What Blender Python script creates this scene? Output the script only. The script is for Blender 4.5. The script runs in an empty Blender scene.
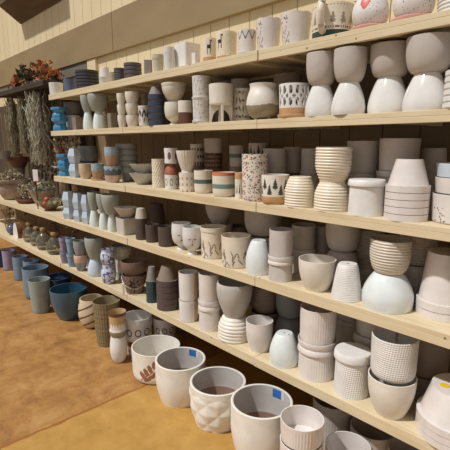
import bpy, math, random
from math import sin, cos, pi, sqrt, floor
import mathutils
random.seed(7)
SC = bpy.context.scene
COL = SC.collection
# ------------------------------------------------------------------ colours and materials
def lin(c):
    o = []
    for v in c:
        v /= 255.
        o.append(v/12.92 if v <= .04045 else ((v+.055)/1.055)**2.4)
    return (*o, 1.)
C = dict(OLIVED=(98,84,60), INW=(196,190,184), CREAMR=(228,221,208), INKL=(158,152,144), WHITE=(226,222,217), WG=(216,212,205), WPINK=(222,213,207), WWARM=(226,217,203), WCOOL=(222,227,226), WCEL=(223,231,226),
 WBLUE=(198,210,222), WSTONE=(196,188,178), WHITEW=(228,222,212), WHITEF=(218,214,210), WSPEC=(226,220,217), CREAM=(228,216,194),
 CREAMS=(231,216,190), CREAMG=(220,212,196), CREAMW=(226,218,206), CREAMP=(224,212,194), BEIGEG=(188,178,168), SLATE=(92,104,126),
 CHAR=(58,57,62), CHARB=(84,76,78), SAGE=(168,168,146), SAGEW=(196,191,168), MAUVE=(150,138,136), BLUE=(66,140,186), PALEB=(200,210,222),
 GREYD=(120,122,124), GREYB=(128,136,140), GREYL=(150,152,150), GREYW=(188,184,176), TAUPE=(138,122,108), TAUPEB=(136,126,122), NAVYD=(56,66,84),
 CELG=(158,162,152), TANP=(206,182,152), DRIP=(150,168,178), DRIPT=(178,142,112), PINKT=(206,178,162), DGREY=(92,98,110), TAN=(196,152,108),
 GEOW=(196,210,224), TERRA=(160,92,70), FLORAL=(225,214,200), WPURP=(120,90,100), GREEN=(84,106,98), GREEN2=(112,136,134), ORANGE=(206,120,84),
 PINE=(62,66,58), DBROWN=(84,70,62), BROWND=(74,56,44), TANR=(208,198,182), LAV=(150,142,168), LBLUE=(136,164,186), PEACH=(212,176,150),
 PORC=(214,218,232), MBROWN=(124,102,88), TEALD=(44,66,72), TAUPET=(140,134,124), PLUM=(88,74,74), LBLUEG=(116,138,158), BLUEG=(112,134,150),
 CELAD=(150,158,150), NAVY=(40,62,92), TEAL=(52,88,108), SWIRL=(206,186,156), OLIVE=(140,124,92), DRIPB=(190,160,116), BROWN=(104,66,48),
 BROWNI=(150,122,106), PINK=(222,170,156), RED=(212,92,78), INK=(54,50,54), INKG=(120,112,104), GOLD=(188,150,96), TEALL=(110,168,178),
 OLIVEB=(150,140,116), DKGREEN=(52,70,60), WOODS=(214,176,128), BLUEP=(84,96,160), YELLOW=(226,190,50), BLUETAG=(52,112,180), LEAFBR=(150,96,72), BLACK=(20,18,18))
MATS = {}
def new_mat(name):
    m = bpy.data.materials.new(name); m.use_nodes = True
    nt = m.node_tree; return m, nt, nt.nodes['Principled BSDF']
def nd(nt, t, **k):
    n = nt.nodes.new(t)
    for a, b in k.items(): setattr(n, a, b)
    return n
def ramp(nt, stops, interp='LINEAR'):
    r = nd(nt, 'ShaderNodeValToRGB'); cr = r.color_ramp; cr.interpolation = interp
    while len(cr.elements) < len(stops): cr.elements.new(.5)
    for e, (p, c) in zip(cr.elements, stops): e.position = p; e.color = c
    return r
GLOSSY = {'BLUE','TEAL','NAVY','WCOOL','PORC','CREAMG','WPINK'}
MATTE = {'CHAR','CHARB','TERRA','DBROWN','BEIGEG','TAUPE','MAUVE','TAUPEB','WSTONE','OLIVE','MBROWN','GREYD','CELG'}
def ceramic(col, bump=None, gloss=False):
    key = (col, bump, gloss)
    if key in MATS: return MATS[key]
    m, nt, p = new_mat('glaze_' + col.lower()); L = nt.links
    c = lin(C[col])
    tc = nd(nt, 'ShaderNodeTexCoord'); no = nd(nt, 'ShaderNodeTexNoise'); no.inputs['Scale'].default_value = 14; no.inputs['Detail'].default_value = 5
    L.new(tc.outputs['Object'], no.inputs['Vector'])
    lo = tuple(v*.90 for v in c[:3])+(1,); hi = tuple(min(1, v*1.05) for v in c[:3])+(1,)
    r = ramp(nt, [(.3, lo), (.7, hi)]); L.new(no.outputs['Fac'], r.inputs['Fac']); out = r.outputs['Color']
    def mix(fac, a, bcol):
        mx = nd(nt, 'ShaderNodeMix', data_type='RGBA'); L.new(fac, mx.inputs[0]); L.new(a, mx.inputs[6]); mx.inputs[7].default_value = bcol
        return mx.outputs[2]
    def spots(scale, thr, bcol, a, feature='F1', vec='Object'):
        v = nd(nt, 'ShaderNodeTexVoronoi'); v.inputs['Scale'].default_value = scale; L.new(tc.outputs[vec], v.inputs['Vector'])
        k = nd(nt, 'ShaderNodeMath', operation='LESS_THAN'); L.new(v.outputs['Distance'], k.inputs[0]); k.inputs[1].default_value = thr
        return mix(k.outputs[0], a, bcol)
    if col in ('WSPEC', 'CREAMS'):
        out = spots(90, .16, lin((120,100,90)), out); out = spots(55, .12, lin((150,120,100)), out)
    if col == 'FLORAL':
        for sc, th, cc in ((60,.30,(120,120,116)), (85,.26,(96,100,92)), (48,.26,(176,70,80)), (37,.18,(120,50,62)), (66,.16,(206,140,96))):
            out = spots(sc, th, lin(cc), out, vec='Object')
    if col in ('DRIP',):
        out = spots(110, .25, lin((220,226,228)), out)
    if col == 'PORC':
        v = nd(nt, 'ShaderNodeTexNoise'); v.inputs['Scale'].default_value = 42; v.inputs['Detail'].default_value = 3; L.new(tc.outputs['Object'], v.inputs['Vector'])
        k = nd(nt, 'ShaderNodeMath', operation='GREATER_THAN'); L.new(v.outputs['Fac'], k.inputs[0]); k.inputs[1].default_value = .56
        out = mix(k.outputs[0], out, lin(C['BLUEP']))
    if col in ('OLIVE', 'BROWND'):
        out = spots(70, .2, lin((170,150,110)), out)
    L.new(out, p.inputs['Base Color'])
    p.inputs['Roughness'].default_value = .12 if gloss else (.28 if col in GLOSSY else (.62 if col in MATTE else .42))
    if gloss or col in GLOSSY: p.inputs['Coat Weight'].default_value = .5; p.inputs['Coat Roughness'].default_value = .05
    bp = nd(nt, 'ShaderNodeBump'); bp.inputs['Distance'].default_value = .002
    if bump:
        sep = nd(nt, 'ShaderNodeSeparateXYZ'); L.new(tc.outputs['UV'], sep.inputs[0])
        def wave(o1, s1, o2, s2):
            a = nd(nt, 'ShaderNodeMath', operation='MULTIPLY'); L.new(sep.outputs[o1], a.inputs[0]); a.inputs[1].default_value = s1
            b = nd(nt, 'ShaderNodeMath', operation='MULTIPLY_ADD'); L.new(sep.outputs[o2], b.inputs[0]); b.inputs[1].default_value = s2; L.new(a.outputs[0], b.inputs[2])
            s = nd(nt, 'ShaderNodeMath', operation='SINE'); L.new(b.outputs[0], s.inputs[0]); return s.outputs[0]
        if bump == 'weave': w1 = wave(0, 300., 1, 300.); w2 = wave(0, 300., 1, -380.)
        elif bump == 'dots': w1 = wave(0, 900., 1, 700.); w2 = wave(0, 900., 1, -700.)
        elif bump == 'lattice': w1 = wave(0, 420., 1, 420.); w2 = wave(0, 420., 1, -420.)
        else: w1 = w2 = wave(0, 0., 1, 420.)
        mu = nd(nt, 'ShaderNodeMath', operation='MULTIPLY'); L.new(w1, mu.inputs[0]); L.new(w2, mu.inputs[1])
        L.new(mu.outputs[0], bp.inputs['Height']); bp.inputs['Strength'].default_value = 1.; bp.inputs['Distance'].default_value = .0011
    else:
        n2 = nd(nt, 'ShaderNodeTexNoise'); n2.inputs['Scale'].default_value = 60; L.new(tc.outputs['Object'], n2.inputs['Vector'])
        L.new(n2.outputs['Fac'], bp.inputs['Height']); bp.inputs['Strength'].default_value = .06
    L.new(bp.outputs['Normal'], p.inputs['Normal'])
    MATS[key] = m; return m
def noisy(name, c1, c2, scale=(1,1,1), rough=.7, sc=6., detail=6, bump=.1, c3=None):
    m, nt, p = new_mat(name); L = nt.links
    tc = nd(nt, 'ShaderNodeTexCoord'); mp = nd(nt, 'ShaderNodeMapping'); mp.inputs['Scale'].default_value = scale
    L.new(tc.outputs['Object'], mp.inputs['Vector'])
    no = nd(nt, 'ShaderNodeTexNoise'); no.inputs['Scale'].default_value = sc; no.inputs['Detail'].default_value = detail; L.new(mp.outputs[0], no.inputs['Vector'])
    st = [(.3, lin(c1)), (.7, lin(c2))]
    if c3: st = [(.25, lin(c1)), (.5, lin(c2)), (.75, lin(c3))]
    r = ramp(nt, st); L.new(no.outputs['Fac'], r.inputs['Fac']); L.new(r.outputs['Color'], p.inputs['Base Color'])
    p.inputs['Roughness'].default_value = rough
    b = nd(nt, 'ShaderNodeBump'); b.inputs['Strength'].default_value = bump; b.inputs['Distance'].default_value = .01
    L.new(no.outputs['Fac'], b.inputs['Height']); L.new(b.outputs['Normal'], p.inputs['Normal'])
    return m
# ------------------------------------------------------------------ objects
def link(name, me, mats, parent=None, loc=(0,0,0), rz=0.):
    o = bpy.data.objects.new(name, me); COL.objects.link(o)
    for m in mats: me.materials.append(m)
    o.location = loc; o.rotation_euler = (0,0,rz)
    if parent: o.parent = parent
    return o
def empty(name, loc, rz=0.):
    o = bpy.data.objects.new(name, None); COL.objects.link(o); o.empty_display_size = .05
    o.location = loc; o.rotation_euler = (0,0,rz); return o
def tag(o, label, cat, group=None, kind=None):
    o['label'] = label; o['category'] = cat
    if group: o['group'] = group
    if kind: o['kind'] = kind
    return o
def structure(o): o['kind'] = 'structure'; return o
def mesh(verts, faces, mi=None, smooth=None, uv=None):
    me = bpy.data.meshes.new('m'); me.from_pydata(verts, [], faces)
    if mi: me.polygons.foreach_set('material_index', mi)
    if uv:
        l = me.uv_layers.new(name='UVMap'); flat = []
        for lp in me.loops: flat += uv[lp.vertex_index]
        l.data.foreach_set('uv', flat)
    if smooth:
        me.polygons.foreach_set('use_smooth', [True]*len(me.polygons)); me.set_sharp_from_angle(angle=math.radians(smooth))
    me.update(); return me
class MB:
    def __init__(s): s.v = []; s.f = []; s.m = []
    def add(s, v, f, mi=0):
        n = len(s.v); s.v += v; s.f += [tuple(i+n for i in q) for q in f]; s.m += [mi]*len(f)
    def box(s, x0, x1, y0, y1, z0, z1, mi=0, M=None):
        v = [(x0,y0,z0),(x1,y0,z0),(x1,y1,z0),(x0,y1,z0),(x0,y0,z1),(x1,y0,z1),(x1,y1,z1),(x0,y1,z1)]
        if M: v = [tuple(M @ mathutils.Vector(p)) for p in v]
        s.add(v, [(0,3,2,1),(4,5,6,7),(0,1,5,4),(1,2,6,5),(2,3,7,6),(3,0,4,7)], mi)
    def tube(s, pts, r, n=8, mi=0, r2=None):
        pts = [mathutils.Vector(p) for p in pts]; v = []; f = []; N = len(pts)
        for i, p in enumerate(pts):
            d = (pts[min(i+1,N-1)]-pts[max(i-1,0)]).normalized()
            a = d.cross(mathutils.Vector((0,0,1)) if abs(d.z) < .9 else mathutils.Vector((1,0,0))).normalized(); b = d.cross(a)
            rr = r if r2 is None else r+(r2-r)*i/(N-1)
            for k in range(n):
                t = 2*pi*k/n; q = p+(a*cos(t)+b*sin(t))*rr; v.append(tuple(q))
        for i in range(N-1):
            for k in range(n): f.append((i*n+k, i*n+(k+1)%n, (i+1)*n+(k+1)%n, (i+1)*n+k))
        f.append(tuple(range(n))[::-1]); f.append(tuple((N-1)*n+k for k in range(n)))
        s.add(v, f, mi)
    def lathe(s, prof, n=32, mi=0, c=(0,0,0)):
        v = []; f = []
        for (r, z) in prof:
            for k in range(n): v.append((c[0]+r*sin(2*pi*k/n), c[1]-r*cos(2*pi*k/n), c[2]+z))
        for i in range(len(prof)-1):
            for k in range(n): f.append((i*n+k, i*n+(k+1)%n, (i+1)*n+(k+1)%n, (i+1)*n+k))
        s.add(v, f, mi)
    def build(s, name, mats, parent=None, loc=(0,0,0), rz=0., smooth=None, bevel=0):
        o = link(name, mesh(s.v, s.f, s.m, smooth), mats if isinstance(mats, (list, tuple)) else [mats], parent, loc, rz)
        if bevel:
            b = o.modifiers.new('bevel', 'BEVEL'); b.width = bevel; b.segments = 2
        return o
# ------------------------------------------------------------------ pot profiles: radius fraction over height fraction
def lerp(pts):
    def f(z):
        for (a, ra), (b, rb) in zip(pts, pts[1:]):
            if z <= b: return ra+(rb-ra)*(z-a)/(b-a) if b > a else rb
        return pts[-1][1]
    return f
def smoothp(pts):
    n = len(pts)
    def f(z):
        for i in range(n-1):
            if z <= pts[i+1][0] or i == n-2:
                p0 = pts[max(i-1,0)]; p1 = pts[i]; p2 = pts[i+1]; p3 = pts[min(i+2,n-1)]
                h = p2[0]-p1[0]; t = max(0, min(1, (z-p1[0])/h))
                m1 = (p2[1]-p0[1])/(p2[0]-p0[0])*h; m2 = (p3[1]-p1[1])/(p3[0]-p1[0])*h
                return (2*t**3-3*t*t+1)*p1[1]+(t**3-2*t*t+t)*m1+(-2*t**3+3*t*t)*p2[1]+(t**3-t*t)*m2
    return f
def corner(z, c): return 1. if z >= c else 1-c*.8+c*.8*sqrt(max(0, 1-((c-z)/c)**2))
def rimcone(a, b, rf): return lambda z: a+(b-a)*z/(1-rf) if z < 1-rf-.001 else 1.
K = dict(
 cyl=lambda z: (.95+.05*z)*corner(z, .07), cyl2=lambda z: (.97+.03*z)*corner(z, .22),
 cup2=lambda z: .72+.28*sin(min(1, z/.75)*pi/2), cup=lambda z: .60+.40*(1-(1-z)**2.3),
 ubowl=lambda z: .58+.42*sqrt(max(0, 1-(1-min(1, z/.72))**2)),
 egg=lambda z: (.56+.44*sin(pi/2*min(z/.85, 1)))*(1-.05*max(0, (z-.85)/.15)**2),
 egg2=lambda z: (.55+.45*sin(pi/2*min(z/.72, 1))**.9)*(1-.04*max(0, (z-.72)/.28)**2)*corner(z, .06),
 taper=lambda z: (.70+.30*z)*corner(z, .04), taper2=lambda z: (.80+.2*z)*corner(z, .05), taper4=lambda z: (.62+.38*z**.8)*corner(z, .1), taper4u=lambda z: .84+.16*z,
 rimtaper=rimcone(.70, .92, .26), rimbowl=lambda z: (.42+.53*sin(min(1, z/.8)*pi/2)) if z < .88 else 1.,
 bowl=lambda z: .40+.60*sin(min(1, z)*pi/2), cone=lambda z: .40+.60*z**.8,
 dish=lerp([(0,.91),(.1,.92),(.28,1),(.95,1),(1,.985)]), rimcyl=lambda z: .82+.18*sin(min(1, z/.6)*pi/2),
 rimcup=lambda z: (.66+.28*sin(min(1, z/.7)*pi/2)) if z < .8 else 1.,
 waist=lerp([(0,.84),(.12,.88),(.3,.86),(.48,.7),(.58,.7),(.72,.86),(.76,1),(.97,1),(1,.97)]),
 waist2=smoothp([(0,.74),(.1,.86),(.22,.93),(.34,.86),(.6,.88),(.85,.93),(1,1)]),
 belly=smoothp([(0,.62),(.12,.86),(.36,1),(.6,.95),(.85,.79),(.94,.8),(1,.83)]),
 roundpot=smoothp([(0,.62),(.15,.84),(.45,1),(.75,.94),(1,.78)]), roundpot2=smoothp([(0,.58),(.15,.84),(.45,1),(.75,.96),(1,.84)]),
 footed=smoothp([(0,.52),(.05,.5),(.1,.34),(.16,.42),(.3,.82),(.55,.98),(.75,1),(1,.95)]),
 flutecup=smoothp([(0,.56),(.08,.5),(.16,.56),(.5,.78),(.85,.95),(1,1)]), jar=smoothp([(0,.68),(.1,.84),(.4,1),(.7,.94),(.86,.8),(1,.86)]),
 geo=lerp([(0,.80),(.46,1),(.48,1),(1,.68)]), saucerpot=lambda z: (.95+.05*z)*corner(z, .08), standpot=lambda z: (.97+.03*z)*corner(z, .1),
 ribdome=lambda z: .70+.30*sin(min(1, z/.55)*pi/2), square=lambda z: 1-.06*(1-z))
# ------------------------------------------------------------------ painted patterns: material slot at angle u (0 = front, right positive) and height v
def fr(x): return x-floor(x)
def heart(x, y):
    x = abs(x); return (x*x+y*y-.3)**3-1.6*x*x*y**3 < 0
def ell(u, v, cu, cv, a, b, rot=0.):
    du, dv = u-cu, v-cv; x = du*cos(rot)+dv*sin(rot); y = -du*sin(rot)+dv*cos(rot)
    return (x/a)**2+(y/b)**2 < 1
def llama(u, v, cu, cv, s):
    x, y = (u-cu)/s/1.5, (v-cv)/s
    return (abs(x) < .5 and abs(y) < .2) or (.3 < x < .5 and 0 < y < .75) or (.3 < x < .75 and .55 < y < .75) or (abs(abs(x)-.38) < .1 and -.75 < y < 0)
def seeded(n, fn, seed=3):
    r = random.Random(seed); return [fn(r) for _ in range(n)]
SPR = seeded(46, lambda r: (r.uniform(-pi, pi), r.uniform(.1, .9), r.uniform(.06, .12), r.uniform(0, 3)))
BR = seeded(60, lambda r: (r.uniform(-pi, pi), r.uniform(.08, .5), r.uniform(.14, .3), r.uniform(.6, 2.4)), 5)
BOT = seeded(190, lambda r: (r.uniform(-pi, pi), r.uniform(.06, .95), r.uniform(.05, .1), r.uniform(0, 3)), 6)
def tree(u, v, cu, b, hgt, w):
    t = (v-b)/hgt
    if t < 0 or t > 1: return False
    if t < .1: return abs(u-cu) < w*.12
    return abs(u-cu) < w*(1-t)*(.55+.45*(1-fr(t*4.5)))
def p_trees(u, v, b0=.3):
    if b0 > .2 and v < .27: return 2
    i = floor(u/.42+.5)
    for k in (i-1, i, i+1):
        if tree(u, v, k*.42, (.31 if k % 2 else .50), .42, .30): return 1
    return 0
def p_slots(u, v):
    r = random.Random(int(floor(u/.40))*31+int(floor(v*4))*7); a = r.choice((0, .6, 1.5, 2.3))
    return -1 if ell(fr(u/.40)-.5, fr(v*4)-.5, 0, 0, .46, .17, a) and .08 < v < .93 else 0
def p_lace(u, v):
    if v < .26: return 1
    k = u/.46
    for vv, o, a, b in ((.80, 0, .12, .13), (.44, 0, .12, .13), (.62, .5, .09, .07)):
        if ell((fr(k+o)-.5)*.46, v, 0, vv, a, b): return -1
    return 0
def p_flower(u, v):
    for k in range(8):
        a = k*pi/4
        if ell(u, v, .36*cos(a)-.05, .5+.25*sin(a), .21, .065, math.atan2(.25*sin(a), .36*cos(a))): return -1
    return 0
def p_leafcut(u, v):
    for k in range(-5, 6):
        c = k*.9
        if ell(u, v, c-.22, .58, .20, .11, .7) or ell(u, v, c+.22, .62, .20, .11, 2.4) or ell(u, v, c, .30, .16, .09, 1.0) or ell(u, v, c, .75, .10, .1, 0): return 1
    return 0
def p_rings(u, v, filled=False, v0=.45, s=.6, a=.2, b=.16, t=.78):
    k = fr(u/s+.5)-.5; x, y = k*s/a, (v-v0)/b; d = sqrt(x*x+y*y)
    return 1 if (d < 1 and (filled or d > t)) else 0
def p_face(u, v):
    for cu in (-.28, .28):
        d = ell(u, v, cu, .62, .16, .05) and v < .63
        if d and not ell(u, v, cu, .65, .16, .05): return 1
    if ell(u, v, 0, .40, .1, .025) or (abs(u-.02) < .03 and .45 < v < .58): return 1
    return 0
LEAVES = [(-13.8, 11.7, 1.95), (-10.2, 15.5, 1.9), (-6.5, 19.7, 1.85), (-2.2, 23.9, 1.5), (-9.0, 7.4, .45), (-5.0, 10.6, .5), (-1.0, 14.2, .55)]
def p_leafbig(u, v):
    if abs(u) > 1.4: return 0
    x, y = 24*sin(u), 34*v
    for a, b, q in LEAVES:
        if ell(x, y, a, b, 4.4, 2.2, q): return 1
    return 1 if abs((y-6)-.95*(x+15)) < .8 and -15.5 < x < -3 else 0
PATS = dict(
 none=([], lambda u, v: 0),
 sprig=(['INKG'], lambda u, v: 1 if any(ell(u, v, a, b, c, .03, d) for a, b, c, d in SPR[:28]) and u < .2 else 0),
 sprig2=(['INKG'], lambda u, v: 1 if v < .55 and any(ell(u, v, a, b*.6, c*.6, .03, d) for a, b, c, d in BOT[:80]) else 0),
 llama=(['INK', 'TAN'], lambda u, v: 2 if v < .2 else (1 if llama(u, v, -.1, .62, .40) else 0)),
 llama2=(['INK', 'TAN'], lambda u, v: 2 if v < .12 else (1 if llama(u, v, -.75, .64, .34) else 0)),
 zigzag=(['INKG', 'TEALL'], lambda u, v: 2 if v < .06 else (1 if abs(v-(.78+.13*sin(u*8))) < .05 else 0)),
 heart=(['INKG', 'WG'], lambda u, v: 1 if u < -.5 and any(ell(u, v, a*.25-1.0, b, c*.7, .03, d) for a, b, c, d in SPR) else (2 if .75 < ((u-.05)/.2)**2+((v-.5)/.17)**2 < 1.2 else 0)),
 redheart=(['RED'], lambda u, v: 1 if heart((u+.35)*2.5, (v-.66)*3.4) else 0),
 mugtrees=(['DKGREEN', 'OLIVEB', 'INKG'], lambda u, v: 1 if v < .2 and v > .03 else (3 if abs(v-.28) < .03 and fr(u*8) < .6 or abs(v-.92) < .02 and fr(u*6) < .5 else (2 if any(tree(u, v, k*.5, .36, .42, .22) for k in range(-6, 7)) else 0))),
 leafcut=(['BLACK'], p_leafcut), halfbrown=(['BROWN'], lambda u, v: 1 if v < .5 else 0),
 botan=(['INKL'], lambda u, v: 1 if .12 < v < .97 and any(ell(u, v, a, b, c, .022, d) for a, b, c, d in BOT) else 0),
 slots=([], p_slots), lace=(['TAN'], p_lace), olivebase=(['OLIVEB'], lambda u, v: 1 if v < .36+.02*sin(u*3) else 0),
 geotop=([], lambda u, v: 0),
 drip=(['DRIPT'], lambda u, v: 1 if v < .55+.05*sin(u*7)+.03*sin(u*17) else 0), drip2=(['PINKT', 'DGREY'], lambda u, v: 1 if v < .45 else (2 if v < .8+.06*sin(u*9) else 0)),
 rings=(['INKG'], lambda u, v: p_rings(u, v, v0=.5, a=.26, b=.26, s=.9, t=.66)), purple=(['WPURP'], lambda u, v: p_rings(u+.25, v, True, v0=.5, a=.28, b=.24, s=1.2)),
 gold=(['GOLD'], lambda u, v: 1 if fr(u/.62+.2) < .36 and fr(v*3.1) < .42 else 0),
 gband=(['GREEN'], lambda u, v: 1 if .44 < v < .62 else 0), gband2=(['GREEN2', 'ORANGE'], lambda u, v: 1 if .34 < v < .53 else (2 if v > .87 else 0)),
 tantop=(['TAN', 'PINE'], lambda u, v: 1 if v > .74 else (2 if any(tree(u, v, k*.6, .15, .5, .2) for k in range(-5, 6)) else 0)),
 trees=(['PINE', 'TAN'], p_trees), trees2=(['PINE'], lambda u, v: p_trees(u, v, .1)),
 check=(['INK'], lambda u, v: 1 if fr(u/.4) < .5 and fr(v*3) < .45 else 0), golddots=(['GOLD'], lambda u, v: 1 if fr(u/.16) < .35 and fr(v*9) < .35 else 0),
 face=(['INK'], p_face), branch=(['INKG'], lambda u, v: 1 if any(ell(u*.5, v, a*.5, b, c*.62, .02, d) for a, b, c, d in BR) and abs(u) < 1.9 else 0),
 peach=(['GREYL'], lambda u, v: 1 if v < .55 else 0), whband=(['WSTONE'], lambda u, v: 1 if .3 < v < .85 else 0), flowercut=([], p_flower),
 strip=(['WOODS'], lambda u, v: 1 if .62 < u < 1.0 else 0),
 swirl=(['BROWN'], lambda u, v: 1 if fr((v*1.15-u*.22)*3.1) < .22 and v < .9 else 0), gridtex=(['OLIVED'], lambda u, v: 1 if fr(u*4.5) < .13 or fr(v*5) < .12 else 0),
 dripb=(['CREAMW', 'BROWN', 'OLIVEB'], lambda u, v: 2 if v > .86 else (3 if v < .24 else (1 if v < .45+.12*abs(sin(u*9)) else 0))),
 leafbase=(['BROWN', 'LEAFBR'], lambda u, v: 1 if v > .62 else (2 if p_rings(u, v, True, v0=.3, a=.16, b=.18, s=.5) else 0)),
 circles=(['INK'], lambda u, v: p_rings(u, v, v0=.44, a=.23, b=.16, s=.64, t=.70)), leafbig=(['LEAFBR'], p_leafbig))
CUTS = {'slots', 'lace', 'flowercut'}
def tri(x): return 1-abs(2*fr(x)-1)
def relief_fn(kind, h, r):
    if kind == 'hrib':
        n = max(6, round(h/.0125)); return lambda u, v: .022*sin(2*pi*n*v) , n*6
    if kind == 'hribbig':
        n = 7; return lambda u, v: .045*abs(sin(pi*n*v))-.02, n*8
    if kind == 'flute': return lambda u, v: .035*(abs(cos(11*u))-.5)*min(1, v*3), 16
    if kind == 'flutef': return lambda u, v: .010*cos(44*u) if .12 < v < .94 else 0., 14
    if kind == 'lattice': return lambda u, v: (.10*max(0, abs(sin(8*u+9*v))*abs(sin(8*u-9*v))) if v < .84 else 0.), 44
    if kind == 'diamond':
        return lambda u, v: (.06*(min(tri(u*8/2/pi+v*1.9+.1), tri(u*8/2/pi-v*1.9-.1))-.25) if .02 < v < .84 else 0.), 60
    return None, 0
def pot(name, kind, r, h, col, o, parent=None, part=False):
    """closed revolved shell; base at z = 0 (turned upside down for o['inv'])"""
    f = K.get(kind) or (rimcone(.52, .90, o.get('rimf', .2)) if kind == 'rimtaper2' else rimcone(o.get('tp', .60), .92, o.get('rimf', .16)))
    pname = o.get('pat'); extra, pf = PATS.get(pname, ([], None))
    rel = o.get('relief'); bump = rel if rel in ('weave', 'dots', 'hfine') else None
    df, need = relief_fn(rel, h, r)
    mats = [ceramic(col, bump, bool(o.get('gloss')))]+[ceramic(c) for c in extra]
    if 'rimcol' in o: mats.append(ceramic(o['rimcol'])); rimi = len(mats)-1
    inner = 0
    floor_i = 0
    if 'inner' in o: mats += [ceramic('INW'), ceramic(o['inner'])]; inner = len(mats)-2; floor_i = len(mats)-1
    smallr = r < .04
    ns = 6 if kind == 'geo' else (64 if kind == 'square' else (112 if pf and pname not in ('none', 'geotop') else 44))
    if rel in ('flutef',): ns = 176
    if rel == 'lattice': ns = 120
    if pname in ('circles', 'leafbig', 'rings', 'face', 'botan', 'trees', 'zigzag', 'sprig', 'llama', 'llama2'): ns = 176
    if rel == 'flute': ns = 132
    if rel == 'diamond': ns = 160
    nv = max(need, 44 if pf and pname not in ('none', 'geotop') else 18)
    t = max(.0035, .05*r)
    if kind.startswith('rimt') and 'rimf' in o: t = .003
    if kind in ('rimcyl', 'rimcup'): t = .085*r
    if h < .05: nv = min(nv, 14) if not need else nv
    th = [2*pi*(k/ns)-pi for k in range(ns)]
    if kind == 'waist': ns = 8
    th = [2*pi*(k/ns)-pi for k in range(ns)]
    if kind == 'square': sqf = [1/((abs(sin(a))**9+abs(cos(a))**9)**(1/9.)) for a in th]
    else: sqf = [1.]*ns
    inv = o.get('inv'); hole = .14*r*f(0) if (inv or kind.startswith('rimc')) else .0
    zs = sorted(set([i/nv for i in range(nv+1)]+([1-o.get('rimf', .2)-.002, 1-o.get('rimf', .2)] if kind.startswith('rimt') else [])+([.755, .76] if kind in ('waist',) else [])))
    rows = []   # (z, radii, slot function)
    S = o.get('scallop')
    def top(a): return h*(.965+.035*abs(cos(4*a))) if S else h
    V = []; UV = []; NR = 0
    def row(zf, rad, mu=1.):
        nonlocal NR
        for k, a in enumerate(th):
            q = rad(k, a); z = zf(k, a)
            if inv: z = h-z
            V.append((q*sin(a), -q*cos(a), z)); UV.append((a*r, z))
        NR += 1
    info = []
    eps = max(.0004, hole)
    if o.get('rim'):
        g = 1-o['rim']; f0 = f; f = lambda z: f0(z)*(.955 if z < g else 1.)
        zs = sorted(set(zs+[g-.004, g]))
    rr = lambda v, k, a: r*f(v)*sqf[k]*(1+(df(a, v) if df else 0.))
    row(lambda k, a: 0., lambda k, a: eps); info.append(('b', 0))
    for v in zs:
        row(lambda k, a, v=v: v*top(a)-(.15*t if v == 1 else 0), lambda k, a, v=v: rr(v, k, a)); info.append(('o', v))
    row(lambda k, a: top(a)+.0, lambda k, a: rr(1, k, a)-.3*t*sqf[k]); info.append(('r', 1))
    row(lambda k, a: top(a)+.0, lambda k, a: r*f(1)*sqf[k]-.7*t*sqf[k]); info.append(('r', 1))
    for v in zs[::-1]:
        row(lambda k, a, v=v: max(v*top(a)-(.15*t if v == 1 else 0), t+.0001*v), lambda k, a, v=v: max(.001, r*f(v)*sqf[k]-t*sqf[k])); info.append(('i', v))
    row(lambda k, a: t, lambda k, a: eps); info.append(('c', 0))
    F = []; MI = []; cutset = set(); no = len(zs)
    cuts = pname in CUTS
    if cuts:
        for i in range(no-1):
            vv = (zs[i]+zs[i+1])/2
            for k in range(ns):
                if pf(th[k]+pi/ns, vv) == -1: cutset.add((i, k))
    def quad(a, b, k, mi):
        k2 = (k+1) % ns; q = (a*ns+k, a*ns+k2, b*ns+k2, b*ns+k)
        F.append(q[::-1] if inv else q); MI.append(mi)
    for j in range(NR-1):
        ty, v = info[j]; ty2, v2 = info[j+1]
        for k in range(ns):
            mi = 0
            if ty == 'o' and ty2 == 'o':
                if cuts and (j-1, k) in cutset: continue
                vv = (v+v2)/2
                if pf: mi = max(0, pf(th[k]+pi/ns, vv))
                if 'rimcol' in o and vv > 1-o.get('rimf', .2): mi = rimi
            elif ty == 'i' and ty2 == 'i':
                if cuts:
                    oi = no-1-(j-(no+3))-1
                    if (oi, k) in cutset: continue
                mi = floor_i if v < .5 else inner
            elif ty in 'ic': mi = floor_i
            elif pf and pname in ('gband2', 'dripb') : mi = max(0, pf(th[k], 1.))
            quad(j, j+1, k, mi)
    for k in range(ns): quad(NR-1, 0, k, inner)
    if cuts:   # edge walls of the cut-outs
        for (i, k) in cutset:
            for di, dk in ((0,1),(0,-1),(1,0),(-1,0)):
                nb = (i+di, (k+dk) % ns)
                if nb in cutset or not 0 <= i+di < no-1 and di: continue
                k2 = (k+1) % ns
                o0, o1 = 1+i, 2+i; i0, i1 = no+3+(no-1-i), no+3+(no-2-i)
                if dk == 1: q = (o0*ns+k2, o1*ns+k2, i1*ns+k2, i0*ns+k2)
                elif dk == -1: q = (o1*ns+k, o0*ns+k, i0*ns+k, i1*ns+k)
                elif di == 1: q = (o1*ns+k2, o1*ns+k, i1*ns+k, i1*ns+k2)
                else: q = (o0*ns+k, o0*ns+k2, i0*ns+k2, i0*ns+k)
                F.append(q); MI.append(0)
    return mesh(V, F, MI, 40 if kind not in ('geo', 'waist') else 12, UV), mats
CATS = dict(planter_pot='pot', bowl='bowl', cup='cup', footed_cup='cup', square_planter='planter', mug_planter='mug', cat_planter='pot', lantern_pot='pot', cutout_pot='pot',
 plant_stand_pot='pot', floral_vase='vase', porcelain_pot='pot', bucket_planter='bucket', floor_pot='pot')
def disc_part(name, mat, parent, x, y, z, r, h=.0015, n=16):
    m = MB(); m.lathe([(.0005, 0), (r, 0), (r, h), (.0005, h)], n, c=(0,0,0)); return m.build(name, mat, parent, (x, y, z))
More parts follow.
